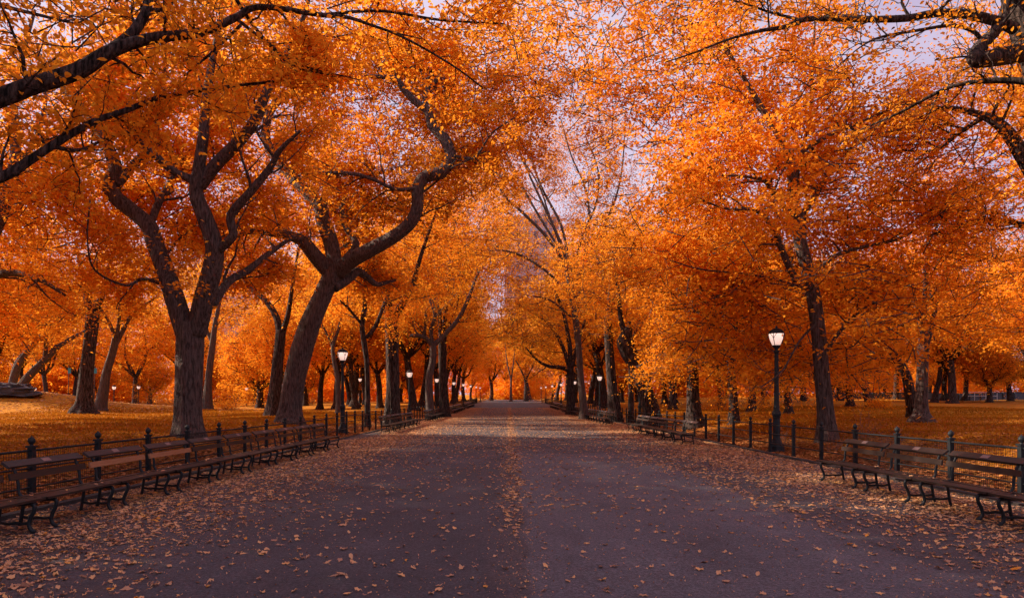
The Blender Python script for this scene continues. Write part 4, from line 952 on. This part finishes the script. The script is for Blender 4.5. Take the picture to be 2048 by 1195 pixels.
# ------------------------------------------------------------------ fallen leaves and grass
def scatter(name, x, y, z, size, tint, material, seed, lobed=True):
    r = np.random.default_rng(seed); n = len(x)
    if lobed:
        a = np.array([-math.pi / 2, -1.0, -.55, -.1, .3, .75, 1.1, math.pi / 2, 2.0, 2.4, 2.85, 3.25, 3.7, 4.15]); rr = np.array([.55, .40, .42, .36, .42, .36, .40, .66, .40, .36, .42, .36, .42, .40])
    else:
        a = np.array([-math.pi / 2, -.4, .4, math.pi / 2, 2.75, 3.55]); rr = np.array([.5, .36, .36, .6, .36, .36])
    K = len(a)
    rad = rr[None] * size[:, None] * r.uniform(.8, 1.2, (n, K)); asp = r.uniform(.55, 1.0, n)[:, None]; th = r.uniform(0, 6.283, n)
    lx = rad * np.cos(a)[None] * asp; ly = rad * np.sin(a)[None]
    cu = r.uniform(.1, 1.1, n)[:, None] * r.choice([-1, 1, 1], n)[:, None]; lz = cu * (lx ** 2 + .35 * ly ** 2) / size[:, None] * 1.1 + r.normal(size=(n, K)) * .006
    tl = r.normal(size=(n, 2)) * .14
    lz = lz + lx * tl[:, :1] + ly * tl[:, 1:]
    lz = lz - lz.min(1, keepdims=True)
    v = np.stack([x[:, None] + lx * np.cos(th)[:, None] - ly * np.sin(th)[:, None], y[:, None] + lx * np.sin(th)[:, None] + ly * np.cos(th)[:, None], z[:, None] + lz + .004], -1)
    c = v.mean(1, keepdims=True); c[:, 0, 2] = z + .004 + np.clip(lz.mean(1) - .15 * size * np.abs(cu[:, 0]), 0.001, None)
    v = np.concatenate([c, v], 1)
    f = np.array([[0, 1 + k, 1 + (k + 1) % K, 1 + (k + 2) % K] for k in range(0, K, 2)])
    faces = (np.arange(n)[:, None, None] * (K + 1) + f[None]).reshape(-1, 4)
    me = raw_mesh(name, v.reshape(-1, 3), faces, M[material], np.repeat(tint, len(f)))
    return tag(link(name, me), kind='stuff')
r = np.random.default_rng(21)
def vnoise(x, y, s, seed):
    q = np.random.default_rng(seed); o = 0
    for k in range(7):
        a = q.uniform(0, 6.28); fq = s * q.uniform(.5, 1.8); o = o + np.sin((x * np.cos(a) + y * np.sin(a)) * fq + q.uniform(0, 6.28))
    return o / 7
N = 700000
y = 5.2 + (110 - 5.2) * r.random(N) ** 1.6; x = r.uniform(XL, XR, N)
ax = np.abs(x - .5)
dens = .06 + 1.35 * sstep(3.4, 7.0, ax) ** 1.3 * (.55 + .9 * np.clip(vnoise(x, y, 1.3, 1) + .35, 0, 1)) + .5 * np.exp(-((x - .1 - .08 * np.sin(y)) / .22) ** 2) * sstep(7, 11, y) + .12 * sstep(9, 45, y)
dens += .30 * np.exp(-((x - 4.5 + .5 * sstep(14, 22, y)) / .3) ** 2) * sstep(8.5, 11, y) * (1 - sstep(20, 26, y))
dens += .10 * np.clip(vnoise(x, y, .9, 2) - .1, 0, 1) + .2 * np.exp(-((x + 3.0) / .9) ** 2) * (1 - sstep(14, 30, y)) * np.clip(vnoise(x, y, 2.2, 4) + .2, 0, 1)
pdf = 1 / np.clip(((y - 5.2) / 104.8), .004, 1) ** (.6 / 1.6) / 1.6           # even out the sampling along the path
keep = r.random(N) < dens * .36 / pdf
x, y = x[keep], y[keep]
near = y < 19
sz = r.uniform(.042, .098, len(x)); tn = np.clip(r.beta(2.2, 1.8, len(x)), 0, 1)
scatter('fallen_leaves', x[near], y[near], rise(y[near]) + .008, sz[near], tn[near], 'fallen', 31)
scatter('fallen_leaves', x[~near], y[~near], rise(y[~near]) + .008, sz[~near] * 1.15, tn[~near], 'fallen', 32, False)
Nc = 60000; yc = 5.2 + 24 * r.random(Nc) ** 1.5; xc = r.uniform(XL, XR, Nc)
kc = r.random(Nc) < .10 + .9 * sstep(2.2, 6.5, np.abs(xc - .5)) * np.clip(vnoise(xc, yc, 1.1, 14) + .55, 0, 1) + .5 * np.exp(-((xc - .1) / .3) ** 2)
xc, yc = xc[kc], yc[kc]
scatter('leaf_crumbs', xc, yc, rise(yc) + .008, r.uniform(.010, .030, len(xc)), np.clip(r.beta(2, 2.2, len(xc)), 0, .9), 'fallen', 35, False)
N = 330000
s = r.choice([-1, 1], N); d = r.random(N) ** 1.9 * 26; x = np.where(s < 0, XL - .15 - d, XR + .15 + d); y = 5 + 65 * r.random(N) ** 1.5
k = r.random(N) < .18 + .82 * np.exp(-d / 4.5); x, y, d = x[k], y[k], d[k]
scatter('leaf_litter', x, y, ground(x, y) + .01, r.uniform(.07, .14, len(x)), np.clip(r.beta(2, 2, len(x)), 0, 1), 'litter', 33, False)
N = 9000; x = r.normal(-57, 14, N); y = r.normal(68, 8, N)
scatter('leaf_litter', x, y, ground(x, y) + .012, r.uniform(.16, .30, N), np.clip(r.beta(2, 2.4, N), 0, .9), 'fallen', 36, False)
xs = np.concatenate([-6.67 + r.uniform(-.22, .22, 46), 7.22 + r.uniform(-.22, .22, 26)]); ys_ = np.concatenate([r.uniform(8, 24, 46), r.uniform(8, 14.6, 26)])
scatter('fallen_leaves', xs, ys_, np.full(len(xs), .466), r.uniform(.05, .10, len(xs)), np.clip(r.beta(2.2, 1.6, len(xs)), 0, 1), 'fallen', 37)
# grass blades on the lawns
N = 150000
s = r.choice([-1, 1], N); d = 2.2 + r.random(N) ** 1.4 * 34; x = np.where(s < 0, -8.2 - d, 9.2 + d); y = 8 + 60 * r.random(N) ** 1.2
z = ground(x, y); hh = r.uniform(.03, .07, N) * (1 + y / 50); th = r.uniform(0, 6.28, N); w = .008 * (1 + y / 12)
bx, by = np.cos(th), np.sin(th); ln = r.normal(size=(N, 2)) * .5 * hh[:, None]
v = np.stack([np.stack([x - bx * w, y - by * w, z - .01], -1), np.stack([x + bx * w, y + by * w, z - .01], -1), np.stack([x + ln[:, 0] + bx * w * .2, y + ln[:, 1], z + hh], -1), np.stack([x + ln[:, 0] - bx * w * .2, y + ln[:, 1], z + hh], -1)], 1)
M['blade'] = leaf_mat('grass_blade', [(0, (.18, .065, .010)), (.5, (.42, .165, .015)), (1, (.52, .23, .025))], trans=.3, rnd=0)
me = raw_mesh('grass', v.reshape(-1, 3), np.arange(N * 4).reshape(-1, 4), M['blade'], np.clip(.5 + .3 * vnoise(x, y, .5, 9) + r.normal(size=N) * .15, 0, 1))
tag(link('grass', me), kind='stuff')

# ------------------------------------------------------------------ sky, sun, camera
SUN_EL, SUN_AZ = 30.0, -78.0            # azimuth from +Y (view direction), negative to the left
w = bpy.data.worlds.new('World'); sc.world = w; w.use_nodes = True; nt = w.node_tree
bg = nt.nodes['Background']; sky = nd(nt, 'ShaderNodeTexSky', sky_type='NISHITA'); sky.sun_disc = False
sky.sun_elevation = R(SUN_EL); sky.sun_rotation = R(SUN_AZ); sky.air_density = 1.0; sky.dust_density = 2.0
tc = nd(nt, 'ShaderNodeTexCoord'); nz = nd(nt, 'ShaderNodeTexNoise'); nz.inputs['Scale'].default_value = 2.2; nz.inputs['Detail'].default_value = 7
mp = nd(nt, 'ShaderNodeMapping'); mp.inputs['Scale'].default_value = (1, 1, 2.6); nt.links.new(tc.outputs['Generated'], mp.inputs[0]); nt.links.new(mp.outputs[0], nz.inputs['Vector'])
cl = ramp(nt, nz.outputs['Fac'], [(.30, (4.4, 3.5, 5.0)), (.65, (6.6, 5.5, 6.6))])   # thin lilac evening overcast
nt.links.new(mix(nt, .8, sky.outputs[0], cl.outputs[0]), bg.inputs['Color']); bg.inputs['Strength'].default_value = .075
sun = bpy.data.lights.new('sun', 'SUN'); sun.energy = 5.0; sun.angle = R(.6); sun.color = (1, .80, .58)
so = bpy.data.objects.new('sun', sun); col.objects.link(so)
az, el = R(SUN_AZ), R(SUN_EL)
dirv = np.array([math.sin(az) * math.cos(el), math.cos(az) * math.cos(el), math.sin(el)])
from mathutils import Vector
so.rotation_euler = Vector(dirv).to_track_quat('Z', 'Y').to_euler()
cam = bpy.data.cameras.new('camera'); co = bpy.data.objects.new('camera', cam); col.objects.link(co)
co.location = (0, 0, EYE); co.rotation_euler = (R(90), 0, 0)
cam.sensor_width = 36; cam.lens = 36 * F / 2048; cam.shift_x = (1024 - CX) / 2048; cam.shift_y = (HZ - 597.5) / 2048
cam.clip_end = 3000; cam.clip_start = .05
sc.camera = co
sc.view_settings.view_transform = 'Standard'; sc.view_settings.look = 'None'; sc.view_settings.exposure = 1.0; sc.view_settings.gamma = 1
c = sc.cycles
c.max_bounces = 7; c.diffuse_bounces = 4; c.glossy_bounces = 2; c.transmission_bounces = 5; c.transparent_max_bounces = 4
c.use_adaptive_sampling = True; c.adaptive_threshold = .02; c.sample_clamp_indirect = 6; c.use_denoising = True
try: c.denoiser = 'OPENIMAGEDENOISE'
except Exception: pass

print('FACES', sum(len(m.polygons) for m in bpy.data.meshes))
